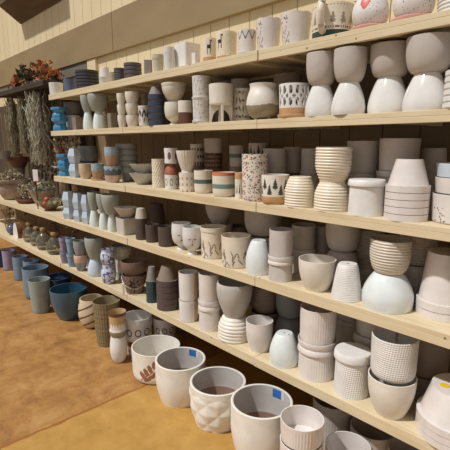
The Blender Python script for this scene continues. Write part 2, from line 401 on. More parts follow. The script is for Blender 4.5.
def wall_patch(name, parent, R, a0, a1, z0, z1, th, mats, split=.62):
    m = MB(); N = 8
    for i in range(N):
        b0 = a0+(a1-a0)*i/N; b1 = a0+(a1-a0)*(i+1)/N; P = []
        for (b, q) in ((b0, R), (b1, R), (b1, R-th), (b0, R-th)):
            P.append((q*sin(b), -q*cos(b)))
        v = [(x, y, z0) for x, y in P]+[(x, y, z1) for x, y in P]
        m.add(v, [(0,3,2,1),(4,5,6,7),(0,1,5,4),(1,2,6,5),(2,3,7,6),(3,0,4,7)], 0 if (i+.5)/N < split or len(mats) < 2 else 1)
    return m.build(name, mats, parent)
def make(row):
    name, kind, x, y, z, r, h, col, label, o = row
    phi = math.atan2(-x, y) if 'rot' not in o else o['rot']
    phi = math.atan2(-x, y)
    phi = -phi if False else phi
    # local -Y looks back at the aisle where the photographer stands
    cx, cy = -x, -y
    phi = math.atan2(cx, -cy) if 'rot' not in o else o['rot']
    inv = o.get('inv'); sau = o.get('saucer'); ph, pz = h, 0.
    kids = bool(sau) or any(q in o for q in ('handle', 'handle2', 'ears', 'feet', 'sticker')) and o.get('feet', 1) != 0 or kind == 'standpot'
    cat = CATS[name]; grp = o.get('group')
    rp = r
    if sau: sh = (.17 if kind == 'saucerpot' else .12)*h; ph = h-.010; pz = .010; rp = r*.93
    if o.get('feet'): ph = h*.93; pz = h*.07
    if kind == 'standpot': ph = h*.56; pz = h*.44
    if o.get('pat') == 'redheart': ph -= 0
    me, mats = pot(name, kind, rp, ph, col, o)
    if not kids:
        return tag(link(name, me, mats, None, (x, y, z), phi), label, cat, grp)
    root = tag(empty(name, (x, y, z), phi), label, cat, grp)
    body = link('pot_body', me, mats, root, (0, 0, 0 if (inv and sau) else pz))
    if sau:
        t = .004; R = r*1.0
        pr = [(.001, 0), (R*.93, 0), (R*.97, sh*.2), (R, sh*.9), (R-.001, sh), (R-t, sh), (R*.96-t, .006), (.001, .006)]
        if inv: pr = [(a, h-b) for a, b in pr][::-1]
        m = MB(); m.lathe(pr, 44); so = m.build('saucer', ceramic(sau), root, smooth=40)
    if o.get('feet'):
        for k in range(4):
            a = pi/4+k*pi/2; m = MB(); m.lathe([(.001, 0), (r*.08, .0), (r*.13, h*.06), (r*.13, h*.10), (.001, h*.10)], 14)
            m.build('foot', ceramic('OLIVEB'), root, (r*.55*sin(a), -r*.55*cos(a), 0), smooth=50)
    if kind == 'standpot':
        cm = ceramic('WWARM')
        for k in range(4):
            a = k*pi/2+.12; m = MB(); m.box(-r*.10, r*.10, -r*.10, r*.10, 0, pz*1.0); lg = m.build('leg', cm, root, (r*.86*sin(a), -r*.86*cos(a), 0), -a if False else a, bevel=.002)
        m = MB()
        for rot in (0.12, pi/2+.12):
            ca, sa = cos(rot), sin(rot); n = 12; v = []; fc = []
            for i in range(n+1):
                s = -1+2*i/n; X = s*r*.80; lo = pz*.80*sqrt(max(0, 1-s*s))
                for (yy, zz) in ((-.006, lo), (.006, lo), (.006, pz*.99), (-.006, pz*.99)): v.append((X*ca-yy*sa, X*sa+yy*ca, zz))
            for i in range(n):
                b = i*4
                for q in range(4): fc.append((b+q, b+(q+1) % 4, b+4+(q+1) % 4, b+4+q))
            fc += [(3,2,1,0), tuple(n*4+q for q in range(4))]
            m.add(v, fc)
        m.build('stand_arch', cm, root)
    if o.get('handle'):
        m = MB(); P = []
        for i in range(17):
            a = -1.25+i/16*2.9; P.append((-.30*r, -r*.93-abs(cos(a*.9))*r*.42 if i not in (0, 16) else -r*.93, h*(.52+.44*sin(a*.95))))
        P = [(-.5*r, -r*.78, h*.90), (-.52*r, -r*1.0, h*.97), (-.55*r, -r*1.22, h*.92), (-.55*r, -r*1.3, h*.72), (-.55*r, -r*1.22, h*.5), (-.52*r, -r*1.1, h*.3), (-.48*r, -r*.96, h*.20), (-.42*r, -r*.8, h*.18)]
        Q = []
        for i in range(len(P)-1):
            for s in range(4): Q.append(tuple(a+(b-a)*s/4 for a, b in zip(P[i], P[i+1])))
        Q.append(P[-1]); m.tube(Q, .17*r, 12); m.build('handle', ceramic('CREAMP'), root, smooth=60)
    if o.get('handle2'):
        m = MB(); P = []
        for i in range(29):
            a = pi*i/28; X = r*1.04*cos(a); s = sin(a); P.append((X, -r*1.0*s*1.15, h*.9-s*h*.52))
        m.tube(P, .0028, 8); m.build('wire_handle', [MET], root, smooth=60)
        m = MB(); m.box(-.007, .007, -.004, .004, 0, h*.62); m.build('hang_tag', [ceramic('CREAM')], root, (-r*.9, -r*.75, .0))
    if o.get('ears'):
        for s in (-1, 1):
            m = MB(); e = r*.24; m.add([(-e,-e*.45,0),(e,-e*.45,0),(e,e*.45,0),(-e,e*.45,0),(0,0,e*1.5)], [(3,2,1,0),(0,1,4),(1,2,4),(2,3,4),(3,0,4)])
            m.build('ear', ceramic('WSPEC'), root, (s*r*.64, -r*.25, h*.93), 0)
    st = o.get('sticker')
    if st == 5:
        f = K[kind]; q = wall_patch('price_tag', root, r*f(.93)-.085*r-.0005, pi-.80, pi-.42, h*.80, h*.965, .0012, [ceramic('BLUETAG')]); wall_patch('barcode_label', q, r*f(.93)-.085*r-.0005, pi-.97, pi-.803, h*.80, h*.965, .0012, [ceramic('WG')])
    if st == 4:
        f = K[kind]; wall_patch('price_tag', root, r*f(.62)+.0018, -.75, -.5, h*.55, h*.68, .0012, [ceramic('WHITE')])
    if st in (1, 2, 3):
        q = .30*r if st != 2 else .72*r
        cc = {1: 'TAN', 2: 'YELLOW', 3: 'YELLOW'}[st]
        disc_part('sticker', ceramic(cc), root, (-.36*r if st == 3 else q*.95), (-.16*r if st == 3 else -q*.95), h+.0003, r*.07 if st != 3 else r*.12)
    return root
MET, _nt, _p = new_mat('dull_wire'); _p.inputs['Metallic'].default_value = .9; _p.inputs['Roughness'].default_value = .35; _p.inputs['Base Color'].default_value = lin((190,180,165))
ROWS = [
('planter_pot','cyl',-4.082,1.674,2.0230,0.0621,0.1081,'WG','pale grey-white cylinder pot at the left end of the top shelf',{}),
('planter_pot','cyl',-3.761,1.664,2.0230,0.0519,0.1046,'SLATE','slate blue cylinder pot on the top shelf beside black dishes',{}),
('bowl','dish',-3.513,1.705,2.0230,0.0933,0.0250,'CHAR','bottom black dish, wide stack beside slate blue pot, top shelf',{'group': 'black dishes in the wide top shelf stack'}),
('bowl','dish',-3.513,1.705,2.0480,0.0932,0.0250,'CHAR','fifth from top black dish, wide stack beside slate blue pot, top shelf',{'group': 'black dishes in the wide top shelf stack'}),
('bowl','dish',-3.513,1.705,2.0730,0.0931,0.0250,'CHAR','fourth from top black dish, wide stack beside slate blue pot, top shelf',{'group': 'black dishes in the wide top shelf stack'}),
('bowl','dish',-3.513,1.705,2.0980,0.0930,0.0250,'CHAR','third from top black dish, wide stack beside slate blue pot, top shelf',{'group': 'black dishes in the wide top shelf stack'}),
('bowl','dish',-3.513,1.705,2.1230,0.0928,0.0250,'CHAR','second from top black dish, wide stack beside slate blue pot, top shelf',{'group': 'black dishes in the wide top shelf stack'}),
('bowl','dish',-3.513,1.705,2.1479,0.0927,0.0250,'CHAR','topmost black dish, wide stack beside slate blue pot, top shelf',{'group': 'black dishes in the wide top shelf stack'}),
('planter_pot','taper',-3.123,1.659,2.0230,0.0473,0.0528,'WG','lower white pot of the small pair beside black dishes, top shelf',{}),
('planter_pot','taper',-3.123,1.659,2.0758,0.0415,0.0719,'WG','upper inverted white pot of the small pair beside black dishes, top shelf',{'inv': True}),
('planter_pot','cyl',-3.304,1.820,2.0230,0.0284,0.1265,'SAGE','small sage green pot behind white pair on the top shelf',{}),
('bowl','dish',-2.891,1.653,2.0230,0.0413,0.0178,'CHARB','bottom dark grey dish, narrow stack on top shelf',{'group': 'dark grey dishes in the narrow top shelf stack'}),
('bowl','dish',-2.891,1.653,2.0408,0.0412,0.0178,'CHARB','fourth from top dark grey dish, narrow stack on top shelf',{'group': 'dark grey dishes in the narrow top shelf stack'}),
('bowl','dish',-2.891,1.653,2.0586,0.0412,0.0178,'CHARB','third from top dark grey dish, narrow stack on top shelf',{'group': 'dark grey dishes in the narrow top shelf stack'}),
('bowl','dish',-2.891,1.653,2.0764,0.0411,0.0178,'CHARB','second from top dark grey dish, narrow stack on top shelf',{'group': 'dark grey dishes in the narrow top shelf stack'}),
('bowl','dish',-2.891,1.653,2.0942,0.0411,0.0178,'CHARB','topmost dark grey dish, narrow stack on top shelf',{'group': 'dark grey dishes in the narrow top shelf stack'}),
('bowl','dish',-2.747,1.673,2.0230,0.0610,0.0267,'CHARB','bottom dark grey dish, wider stack left of mauve pot, top shelf',{'group': 'dark grey dishes beside the mauve pot'}),
('bowl','dish',-2.747,1.673,2.0497,0.0609,0.0267,'CHARB','third from top dark grey dish, wider stack left of mauve pot, top shelf',{'group': 'dark grey dishes beside the mauve pot'}),
('bowl','dish',-2.747,1.673,2.0764,0.0608,0.0267,'CHARB','second from top dark grey dish, wider stack left of mauve pot, top shelf',{'group': 'dark grey dishes beside the mauve pot'}),
('bowl','dish',-2.747,1.673,2.1031,0.0607,0.0267,'CHARB','topmost dark grey dish, wider stack left of mauve pot, top shelf',{'group': 'dark grey dishes beside the mauve pot'}),
('planter_pot','square',-2.520,1.650,2.0230,0.0277,0.0936,'MAUVE','mauve grey square tapered pot standing upside down on top shelf',{'inv': True}),
('planter_pot','rimtaper',-2.405,1.652,2.0230,0.0398,0.1116,'SAGEW','sage white pot with thick rim band on the top shelf',{}),
('planter_pot','cyl',-2.279,1.646,2.0230,0.0338,0.1363,'WG','slim white pot with grey leaf pattern on the top shelf',{'pat': 'sprig'}),
('square_planter','square',-2.218,1.740,2.0230,0.0615,0.1577,'WHITE','large square white planter on the top shelf',{'rot': 0}),
('square_planter','square',-2.012,1.637,2.0230,0.0180,0.0640,'WHITE','tiny square white pot in front of large square planter',{'rot': 0}),
('planter_pot','cyl',-1.905,1.649,2.0230,0.0373,0.1240,'CREAM','smaller cream pot with a dark llama and tan base, top shelf',{'pat': 'llama'}),
('planter_pot','cyl',-1.787,1.667,2.0230,0.0549,0.1371,'CREAMS','larger speckled cream pot with a dark llama, top shelf',{'pat': 'llama2'}),
('planter_pot','cyl',-1.625,1.658,2.0230,0.0457,0.1169,'WPINK','white pot with dark zigzag line and teal base, top shelf',{'pat': 'zigzag'}),
('planter_pot','taper2',-1.496,1.674,2.0230,0.0623,0.1465,'WPINK','smaller white scalloped pot with embossed heart, top shelf',{'pat': 'heart', 'scallop': 1}),
('planter_pot','taper2',-1.336,1.684,2.0230,0.0718,0.1407,'WPINK','larger white scalloped pot with embossed heart, beside mug planter',{'pat': 'heart', 'scallop': 1}),
('mug_planter','cyl',-1.151,1.701,2.0230,0.0893,0.1349,'CREAM','cream mug planter with green band, little trees and thick handle',{'pat': 'mugtrees', 'handle': 1}),
('cat_planter','roundpot',-0.966,1.688,2.0230,0.0765,0.1245,'WSPEC','speckled white cat-eared pot with red heart beside mug planter',{'pat': 'redheart', 'saucer': 'PINK', 'ears': 1}),
('cat_planter','roundpot',-0.793,1.691,2.0230,0.0786,0.1308,'WSPEC','speckled white round pot with red heart, second from mug planter',{'pat': 'redheart', 'saucer': 'PINK', 'ears': 1}),
('planter_pot','cyl',-0.623,1.692,2.0230,0.0796,0.1147,'WG','grey-white ribbed pot at the right end of the top shelf',{'relief': 'hrib'}),
('planter_pot','waist',-4.013,1.657,1.6990,0.0712,0.1171,'BLUE','lower blue waisted pot at left end of second shelf',{}),
('planter_pot','waist',-4.013,1.657,1.8161,0.0708,0.0929,'BLUE','upper blue waisted pot at left end of second shelf',{}),
('planter_pot','cyl',-4.052,1.802,1.6990,0.0640,0.1474,'PALEB','pale blue-white pot behind small taupe pot on second shelf',{}),
('bowl','egg',-4.052,1.802,1.8464,0.0753,0.1183,'GREYD','dark grey bowl on pale blue-white pot, second shelf',{}),
('planter_pot','square',-3.603,1.641,1.6990,0.0359,0.1031,'TAUPE','small square taupe pot beside blue pots on second shelf',{'rot': 0}),
('planter_pot','egg',-3.414,1.645,1.6990,0.0429,0.1385,'WCEL','left upside-down white egg pot under grey bowl, second shelf',{'inv': True}),
('bowl','egg',-3.414,1.645,1.8375,0.0527,0.1290,'CELG','left smaller grey-green bowl on white egg pot, second shelf',{}),
('planter_pot','egg',-3.282,1.672,1.6990,0.0480,0.1383,'WCEL','right upside-down white egg pot under grey bowl, second shelf',{'inv': True}),
('bowl','egg',-3.282,1.672,1.8373,0.0794,0.1297,'CELG','right larger grey-green bowl on white egg pot, second shelf',{}),
('planter_pot','cyl',-3.116,1.625,1.6990,0.0287,0.0976,'SAGE','small sage green cup in front of white egg pots, second shelf',{}),
('planter_pot','square',-2.991,1.631,1.6990,0.0287,0.1064,'TAUPE','square taupe pot left of white cup columns on second shelf',{'rot': 0}),
('cup','cup2',-2.835,1.623,1.6990,0.0312,0.0837,'WWARM','bottom white cup of narrow left column on second shelf',{}),
('cup','cup2',-2.835,1.623,1.7827,0.0311,0.0739,'WWARM','middle white cup of narrow left column on second shelf',{}),
('cup','cup2',-2.835,1.623,1.8566,0.0309,0.0767,'WWARM','top white cup of narrow left column on second shelf',{}),
('cup','cup2',-2.717,1.639,1.6990,0.0455,0.0789,'WWARM','bottom white cup of wider right column on second shelf',{}),
('cup','cup2',-2.717,1.639,1.7779,0.0453,0.0782,'WWARM','middle white cup of wider right column on second shelf',{}),
('cup','cup2',-2.717,1.639,1.8560,0.0468,0.0788,'WWARM','top white cup of wider right column on second shelf',{}),
('lantern_pot','cyl',-2.557,1.630,1.6990,0.0380,0.1319,'WWARM','white pot with dark leaf cutouts on the second shelf',{'pat': 'leafcut', 'rim': 0.1}),
('planter_pot','cyl',-2.994,1.930,1.6990,0.0396,0.1760,'TAUPE','lower taupe pot behind leaf cutout pot, second shelf',{}),
('planter_pot','cyl',-2.994,1.930,1.8750,0.0392,0.0920,'TAUPE','upper taupe pot behind leaf cutout pot, second shelf',{}),
('planter_pot','rimtaper2',-2.430,1.644,1.6990,0.0523,0.0807,'TAUPEB','bottom ribbed blue-black pot of upside-down stack on second shelf',{'group': 'nested blue-black pots on the second shelf', 'inv': True, 'rimcol': 'NAVYD', 'rimf': 0.4}),
('planter_pot','rimtaper2',-2.430,1.644,1.7396,0.0523,0.0807,'TAUPEB','fourth from top ribbed blue-black pot of upside-down stack on second shelf',{'group': 'nested blue-black pots on the second shelf', 'inv': True, 'rimcol': 'NAVYD', 'rimf': 0.4}),
('planter_pot','rimtaper2',-2.430,1.644,1.7802,0.0523,0.0807,'TAUPEB','third from top ribbed blue-black pot of upside-down stack on second shelf',{'group': 'nested blue-black pots on the second shelf', 'inv': True, 'rimcol': 'NAVYD', 'rimf': 0.4}),
('planter_pot','rimtaper2',-2.430,1.644,1.8208,0.0523,0.0807,'TAUPEB','second from top ribbed blue-black pot of upside-down stack on second shelf',{'group': 'nested blue-black pots on the second shelf', 'inv': True, 'rimcol': 'NAVYD', 'rimf': 0.4}),
('planter_pot','rimtaper2',-2.430,1.644,1.8614,0.0523,0.0807,'TAUPEB','topmost upside-down pot, taupe cone above blue-black rims, second shelf',{'group': 'nested blue-black pots on the second shelf', 'inv': True, 'rimcol': 'NAVYD', 'rimf': 0.4}),
('footed_cup','footed',-2.270,1.671,1.6990,0.0631,0.1377,'CREAMG','cream footed cup under large cream bowl on second shelf',{}),
('bowl','rimbowl',-2.270,1.671,1.8367,0.0781,0.1139,'CREAMG','large cream bowl with rim on footed cup, second shelf',{}),
('cup','cyl',-2.126,1.645,1.6990,0.0431,0.1350,'WWARM','white cup with woven brown lower half on second shelf',{'pat': 'halfbrown'}),
('planter_pot','cyl',-1.978,1.647,1.6990,0.0535,0.1304,'WG','lower botanical print pot with white saucer on second shelf',{'pat': 'botan', 'saucer': 'WG'}),
('planter_pot','cyl',-1.978,1.647,1.8294,0.0544,0.1287,'WG','upper botanical print pot with white saucer on second shelf',{'pat': 'botan', 'saucer': 'WG'}),
('plant_stand_pot','standpot',-1.816,1.653,1.6990,0.0663,0.2007,'WWARM','white cylinder pot on white legged stand, second shelf',{}),
('cutout_pot','cyl',-1.782,1.778,1.6990,0.0552,0.1843,'WWARM','white pot with slot-shaped cutouts on pale saucer, second shelf',{'pat': 'slots', 'saucer': 'CREAM'}),
('planter_pot','belly',-1.528,1.675,1.6990,0.0825,0.1775,'CREAMW','bulbous cream pot with olive bottom on small feet, second shelf',{'pat': 'olivebase', 'feet': 1}),
('cutout_pot','cyl',-1.325,1.669,1.6990,0.0757,0.1550,'WHITE','white lace cutout pot with tan base and saucer, second shelf',{'pat': 'lace', 'saucer': 'TAN'}),
('planter_pot','egg',-1.170,1.661,1.6990,0.0680,0.1352,'WHITE','leftmost of four glossy white upside-down egg pots, second shelf',{'inv': True, 'gloss': 1}),
('planter_pot','ubowl',-1.170,1.661,1.8342,0.0672,0.1328,'BEIGEG','leftmost of four beige-grey pots resting on white egg pots, second shelf',{}),
('planter_pot','egg',-1.027,1.657,1.6990,0.0704,0.1328,'WHITE','second of four glossy white upside-down egg pots, second shelf',{'inv': True, 'gloss': 1}),
('planter_pot','ubowl',-1.027,1.657,1.8318,0.0674,0.1313,'BEIGEG','second of four beige-grey pots resting on white egg pots, second shelf',{}),
('planter_pot','egg',-0.885,1.722,1.6990,0.0798,0.1443,'WHITE','third of four glossy white upside-down egg pots, second shelf',{'inv': True, 'gloss': 1}),
('planter_pot','ubowl',-0.885,1.722,1.8433,0.0796,0.1237,'BEIGEG','third of four beige-grey pots resting on white egg pots, second shelf',{}),
('planter_pot','egg',-0.720,1.689,1.6990,0.0808,0.1365,'WHITE','rightmost of four glossy white upside-down egg pots, second shelf',{'inv': True, 'gloss': 1}),
('planter_pot','ubowl',-0.720,1.689,1.8355,0.0814,0.1270,'BEIGEG','rightmost of four beige-grey pots resting on white egg pots, second shelf',{}),
('bowl','dish',-0.571,1.655,1.6990,0.0691,0.0215,'WHITE','bottom white dish, stack at the right end of second shelf',{'group': 'white dishes at the right end'}),
('bowl','dish',-0.571,1.655,1.7205,0.0689,0.0215,'WHITE','fifth from top white dish, stack at the right end of second shelf',{'group': 'white dishes at the right end'}),
('bowl','dish',-0.571,1.655,1.7421,0.0687,0.0215,'WHITE','fourth from top white dish, stack at the right end of second shelf',{'group': 'white dishes at the right end'}),
('bowl','dish',-0.571,1.655,1.7636,0.0685,0.0215,'WHITE','third from top white dish, stack at the right end of second shelf',{'group': 'white dishes at the right end'}),
('bowl','dish',-0.571,1.655,1.7852,0.0684,0.0215,'WHITE','second from top white dish, stack at the right end of second shelf',{'group': 'white dishes at the right end'}),
('bowl','dish',-0.571,1.655,1.8067,0.0682,0.0215,'WHITE','topmost white dish, stack at the right end of second shelf',{'group': 'white dishes at the right end'}),
('planter_pot','cyl',-2.092,1.930,1.6990,0.0641,0.2680,'TAUPE','dim taupe pot behind the white stand pot, second shelf',{}),
('planter_pot','cyl',-1.957,1.940,1.6990,0.0558,0.2680,'BEIGEG','dim beige pot behind slot cutout pot, second shelf',{}),
('planter_pot','cyl',-1.570,1.920,1.6990,0.0774,0.2502,'TAUPE','dim taupe pot behind the white lace pot, second shelf',{}),
('planter_pot','waist',-4.026,1.678,1.2880,0.0659,0.0983,'BLUE','lower blue waisted pot at left end of middle shelf',{}),
('planter_pot','waist',-4.026,1.678,1.3863,0.0656,0.1046,'BLUE','upper blue waisted pot at left end of middle shelf',{}),
('planter_pot','geo',-3.782,1.670,1.2880,0.0635,0.1318,'GEOW','lower faceted blue-white pot beside blue pots, middle shelf',{'pat': 'geotop'}),
('planter_pot','geo',-3.782,1.670,1.4198,0.0647,0.1233,'GEOW','upper faceted blue-white pot beside blue pots, middle shelf',{'pat': 'geotop'}),
('planter_pot','cyl',-3.849,1.840,1.2880,0.0797,0.1251,'GREYB','lower grey pot hidden behind tan pot, middle shelf',{}),
('bowl','ubowl',-3.849,1.840,1.4131,0.0839,0.1513,'GREYB','grey-blue bowl above tan pot, left part of middle shelf',{}),
('planter_pot','cup2',-3.565,1.667,1.2880,0.0548,0.1299,'TANP','pale tan rounded pot on the middle shelf below grey bowl',{}),
('planter_pot','cup2',-3.339,1.667,1.2880,0.0549,0.1371,'DRIP','tan pot with speckled blue glaze and saucer, middle shelf',{'pat': 'drip', 'saucer': 'TAN'}),
('planter_pot','cup2',-3.063,1.651,1.2880,0.0641,0.1272,'DRIP','lower drip-glazed pot, dark grey top and pink bottom, middle shelf',{'pat': 'drip2'}),
('planter_pot','cup2',-3.063,1.651,1.4152,0.0540,0.1443,'DRIP','upper drip-glazed pot, blue top and brown bottom, middle shelf',{'pat': 'drip'}),
('planter_pot','taper',-3.095,1.800,1.2880,0.0624,0.0693,'GREYL','grey tapered pot under the stack of grey bowls, middle shelf',{}),
('bowl','dish',-3.095,1.800,1.3573,0.0843,0.0454,'GREYL','bottom grey bowl of the stack of five on middle shelf',{'group': 'grey bowls stacked on the middle shelf'}),
('bowl','dish',-3.095,1.800,1.4027,0.0841,0.0460,'GREYL','fourth from top grey bowl of the stack of five on middle shelf',{'group': 'grey bowls stacked on the middle shelf'}),
('bowl','dish',-3.095,1.800,1.4487,0.0839,0.0458,'GREYL','third from top grey bowl of the stack of five on middle shelf',{'group': 'grey bowls stacked on the middle shelf'}),
('bowl','dish',-3.095,1.800,1.4945,0.0837,0.0455,'GREYL','second from top grey bowl of the stack of five on middle shelf',{'group': 'grey bowls stacked on the middle shelf'}),
('bowl','dish',-3.095,1.800,1.5400,0.0835,0.0453,'GREYL','topmost grey bowl of the stack of five on middle shelf',{'group': 'grey bowls stacked on the middle shelf'}),
('bowl','cone',-2.786,1.750,1.2880,0.1008,0.0822,'GREYW','lower of two wide grey conical bowls on middle shelf',{}),
('bowl','cone',-2.786,1.750,1.3702,0.1003,0.0663,'GREYW','upper of two wide grey conical bowls on middle shelf',{}),
('planter_pot','cyl',-2.508,1.703,1.2880,0.0475,0.0962,'CREAM','lower cream lattice-embossed pot on the middle shelf',{'relief': 'lattice', 'rim': 0.12}),
('planter_pot','cyl',-2.508,1.703,1.3842,0.0472,0.0967,'CREAM','upper cream lattice-embossed pot on the middle shelf',{'relief': 'lattice', 'rim': 0.12}),
('planter_pot','cyl',-2.350,1.693,1.2880,0.0442,0.0956,'WHITE','lower white pot with dark rings, under terracotta bowl, middle shelf',{'pat': 'rings'}),
('bowl','bowl',-2.350,1.693,1.3836,0.0446,0.0721,'TERRA','terracotta bowl upside down between two white pots, middle shelf',{'inv': True}),
('planter_pot','cyl',-2.350,1.693,1.4557,0.0438,0.1004,'WHITE','upper white pot with purple dots on terracotta bowl, middle shelf',{'pat': 'purple'}),
('planter_pot','cyl',-2.164,1.680,1.2880,0.0506,0.1181,'CREAMW','cream pot with gold square dots under fluted cup, middle shelf',{'pat': 'gold'}),
('footed_cup','flutecup',-2.164,1.680,1.4061,0.0658,0.1360,'WWARM','white fluted flaring cup on gold-dotted pot, middle shelf',{'relief': 'flute'}),
('planter_pot','cyl2',-2.031,1.703,1.2880,0.0577,0.1366,'CREAMP','left cream pot with dark green band, middle shelf',{'pat': 'gband'}),
('planter_pot','cyl2',-1.822,1.680,1.2880,0.0670,0.1369,'CREAMP','right cream pot with green band and orange rim, middle shelf',{'pat': 'gband2'}),
('planter_pot','cyl',-1.685,1.670,1.2880,0.0262,0.1409,'WWARM','slim white pot with tan top beside floral vase, middle shelf',{'pat': 'tantop'}),
('floral_vase','cyl',-1.566,1.663,1.2880,0.0676,0.2423,'FLORAL','tall cylinder vase with red and grey floral print, middle shelf',{'pat': 'none'}),
('planter_pot','cyl2',-1.420,1.659,1.2880,0.0694,0.1438,'WWARM','white pot with dark pine trees and tan base, middle shelf',{'pat': 'trees'}),
('planter_pot','ribdome',-1.274,1.671,1.2880,0.0723,0.1411,'CREAM','single upside-down cream ribbed pot, middle shelf',{'inv': True, 'relief': 'hrib'}),
('planter_pot','ribdome',-1.100,1.678,1.2880,0.0782,0.1280,'CREAM','lower upside-down cream ribbed pot of a pair, middle shelf',{'inv': True, 'relief': 'hrib'}),
('planter_pot','ribdome',-1.100,1.678,1.4160,0.0795,0.1522,'CREAM','upper cream ribbed pot of a pair, middle shelf',{'relief': 'hrib'}),
('planter_pot','saucerpot',-0.929,1.674,1.2880,0.0778,0.1478,'WHITE','white upside-down pot with its saucer on top, middle shelf',{'inv': True, 'saucer': 'WHITE'}),
('planter_pot','rimtaper3',-0.759,1.683,1.2880,0.0830,0.1249,'WPINK','bottom white tapered pot of upside-down nest, right part of middle shelf',{'group': 'white nested pots on middle shelf', 'inv': True, 'rimf': 0.206}),
('planter_pot','rimtaper3',-0.759,1.683,1.3157,0.0830,0.1249,'WPINK','fourth from top white tapered pot of upside-down nest, right part of middle shelf',{'group': 'white nested pots on middle shelf', 'inv': True, 'rimf': 0.206}),
('planter_pot','rimtaper3',-0.759,1.683,1.3434,0.0830,0.1249,'WPINK','third from top white tapered pot of upside-down nest, right part of middle shelf',{'group': 'white nested pots on middle shelf', 'inv': True, 'rimf': 0.206}),
('planter_pot','rimtaper3',-0.759,1.683,1.3711,0.0830,0.1249,'WPINK','second from top white tapered pot of upside-down nest, right part of middle shelf',{'group': 'white nested pots on middle shelf', 'inv': True, 'rimf': 0.206}),
('planter_pot','rimtaper3',-0.759,1.683,1.3988,0.0830,0.1249,'WPINK','topmost white upside-down tapered pot of the nest, middle shelf',{'group': 'white nested pots on middle shelf', 'inv': True, 'rimf': 0.206}),
('planter_pot','cyl',-0.580,1.774,1.2880,0.1139,0.1096,'WPINK','bottom white pot with grey sprigs, right end of middle shelf',{'pat': 'sprig2'}),
('planter_pot','cyl',-0.580,1.774,1.3976,0.1069,0.0607,'WPINK','middle pinkish white ring of stack, right end of middle shelf',{}),
('planter_pot','cyl',-0.580,1.774,1.4583,0.1062,0.0525,'PALEB','top pale blue-white bowl of stack, right end of middle shelf',{}),
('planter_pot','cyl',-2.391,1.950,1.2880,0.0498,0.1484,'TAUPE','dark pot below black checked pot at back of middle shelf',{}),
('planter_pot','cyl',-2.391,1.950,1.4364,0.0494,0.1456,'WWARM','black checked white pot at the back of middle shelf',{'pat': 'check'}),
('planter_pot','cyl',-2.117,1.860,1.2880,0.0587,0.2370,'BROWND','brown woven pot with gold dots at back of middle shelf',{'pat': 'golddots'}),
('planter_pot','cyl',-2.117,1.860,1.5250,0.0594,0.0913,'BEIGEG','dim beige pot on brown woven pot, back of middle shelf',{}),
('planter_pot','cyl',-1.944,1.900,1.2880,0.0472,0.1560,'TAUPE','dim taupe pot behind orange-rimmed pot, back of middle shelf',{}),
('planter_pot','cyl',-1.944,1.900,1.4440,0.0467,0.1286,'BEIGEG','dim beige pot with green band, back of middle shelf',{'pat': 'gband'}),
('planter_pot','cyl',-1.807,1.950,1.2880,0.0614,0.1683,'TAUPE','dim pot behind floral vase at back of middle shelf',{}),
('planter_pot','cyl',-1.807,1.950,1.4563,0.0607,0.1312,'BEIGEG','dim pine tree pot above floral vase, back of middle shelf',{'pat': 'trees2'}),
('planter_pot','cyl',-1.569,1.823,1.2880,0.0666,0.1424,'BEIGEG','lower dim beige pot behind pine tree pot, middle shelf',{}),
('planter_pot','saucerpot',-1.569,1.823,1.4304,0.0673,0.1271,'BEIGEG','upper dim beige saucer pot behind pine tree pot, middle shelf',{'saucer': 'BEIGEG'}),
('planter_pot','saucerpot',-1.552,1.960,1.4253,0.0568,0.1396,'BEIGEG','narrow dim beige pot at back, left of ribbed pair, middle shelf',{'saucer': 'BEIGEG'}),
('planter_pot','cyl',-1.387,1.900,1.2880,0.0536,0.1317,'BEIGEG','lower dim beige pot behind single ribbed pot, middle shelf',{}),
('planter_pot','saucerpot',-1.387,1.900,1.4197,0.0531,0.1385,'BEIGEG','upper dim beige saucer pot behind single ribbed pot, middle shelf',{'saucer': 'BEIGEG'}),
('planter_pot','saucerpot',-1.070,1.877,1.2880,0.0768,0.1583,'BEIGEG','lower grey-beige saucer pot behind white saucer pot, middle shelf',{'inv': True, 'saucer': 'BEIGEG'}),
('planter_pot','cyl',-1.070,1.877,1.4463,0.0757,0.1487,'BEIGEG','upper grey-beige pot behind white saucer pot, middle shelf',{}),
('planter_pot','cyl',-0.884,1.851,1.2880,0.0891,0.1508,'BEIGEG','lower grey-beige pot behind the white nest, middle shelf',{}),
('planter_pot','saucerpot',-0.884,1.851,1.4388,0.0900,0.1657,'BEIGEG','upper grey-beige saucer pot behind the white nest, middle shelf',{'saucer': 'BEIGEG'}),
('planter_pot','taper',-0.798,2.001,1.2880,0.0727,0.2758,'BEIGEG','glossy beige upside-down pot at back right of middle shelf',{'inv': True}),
('planter_pot','geo',-3.914,1.645,0.8980,0.0634,0.1181,'GEOW','left lower faceted blue-white pot of six, fourth shelf',{'pat': 'geotop'}),
('planter_pot','geo',-3.914,1.645,1.0161,0.0630,0.1351,'GEOW','left upper faceted blue-white pot of six, fourth shelf',{'pat': 'geotop'}),
('planter_pot','geo',-3.722,1.650,0.8980,0.0536,0.1147,'GEOW','middle lower faceted blue-white pot of six, fourth shelf',{'pat': 'geotop'}),
('planter_pot','geo',-3.722,1.650,1.0127,0.0533,0.1397,'GEOW','middle upper faceted blue-white pot of six, fourth shelf',{'pat': 'geotop'}),
('planter_pot','geo',-3.553,1.650,0.8980,0.0519,0.1198,'GEOW','right lower faceted blue-white pot of six, fourth shelf',{'pat': 'geotop'}),
('planter_pot','geo',-3.553,1.650,1.0178,0.0516,0.1354,'GEOW','right upper faceted blue-white pot of six, fourth shelf',{'pat': 'geotop'}),
('planter_pot','egg',-3.408,1.649,0.8980,0.0425,0.1360,'WCEL','left of three upside-down white egg pots on fourth shelf',{'inv': True}),
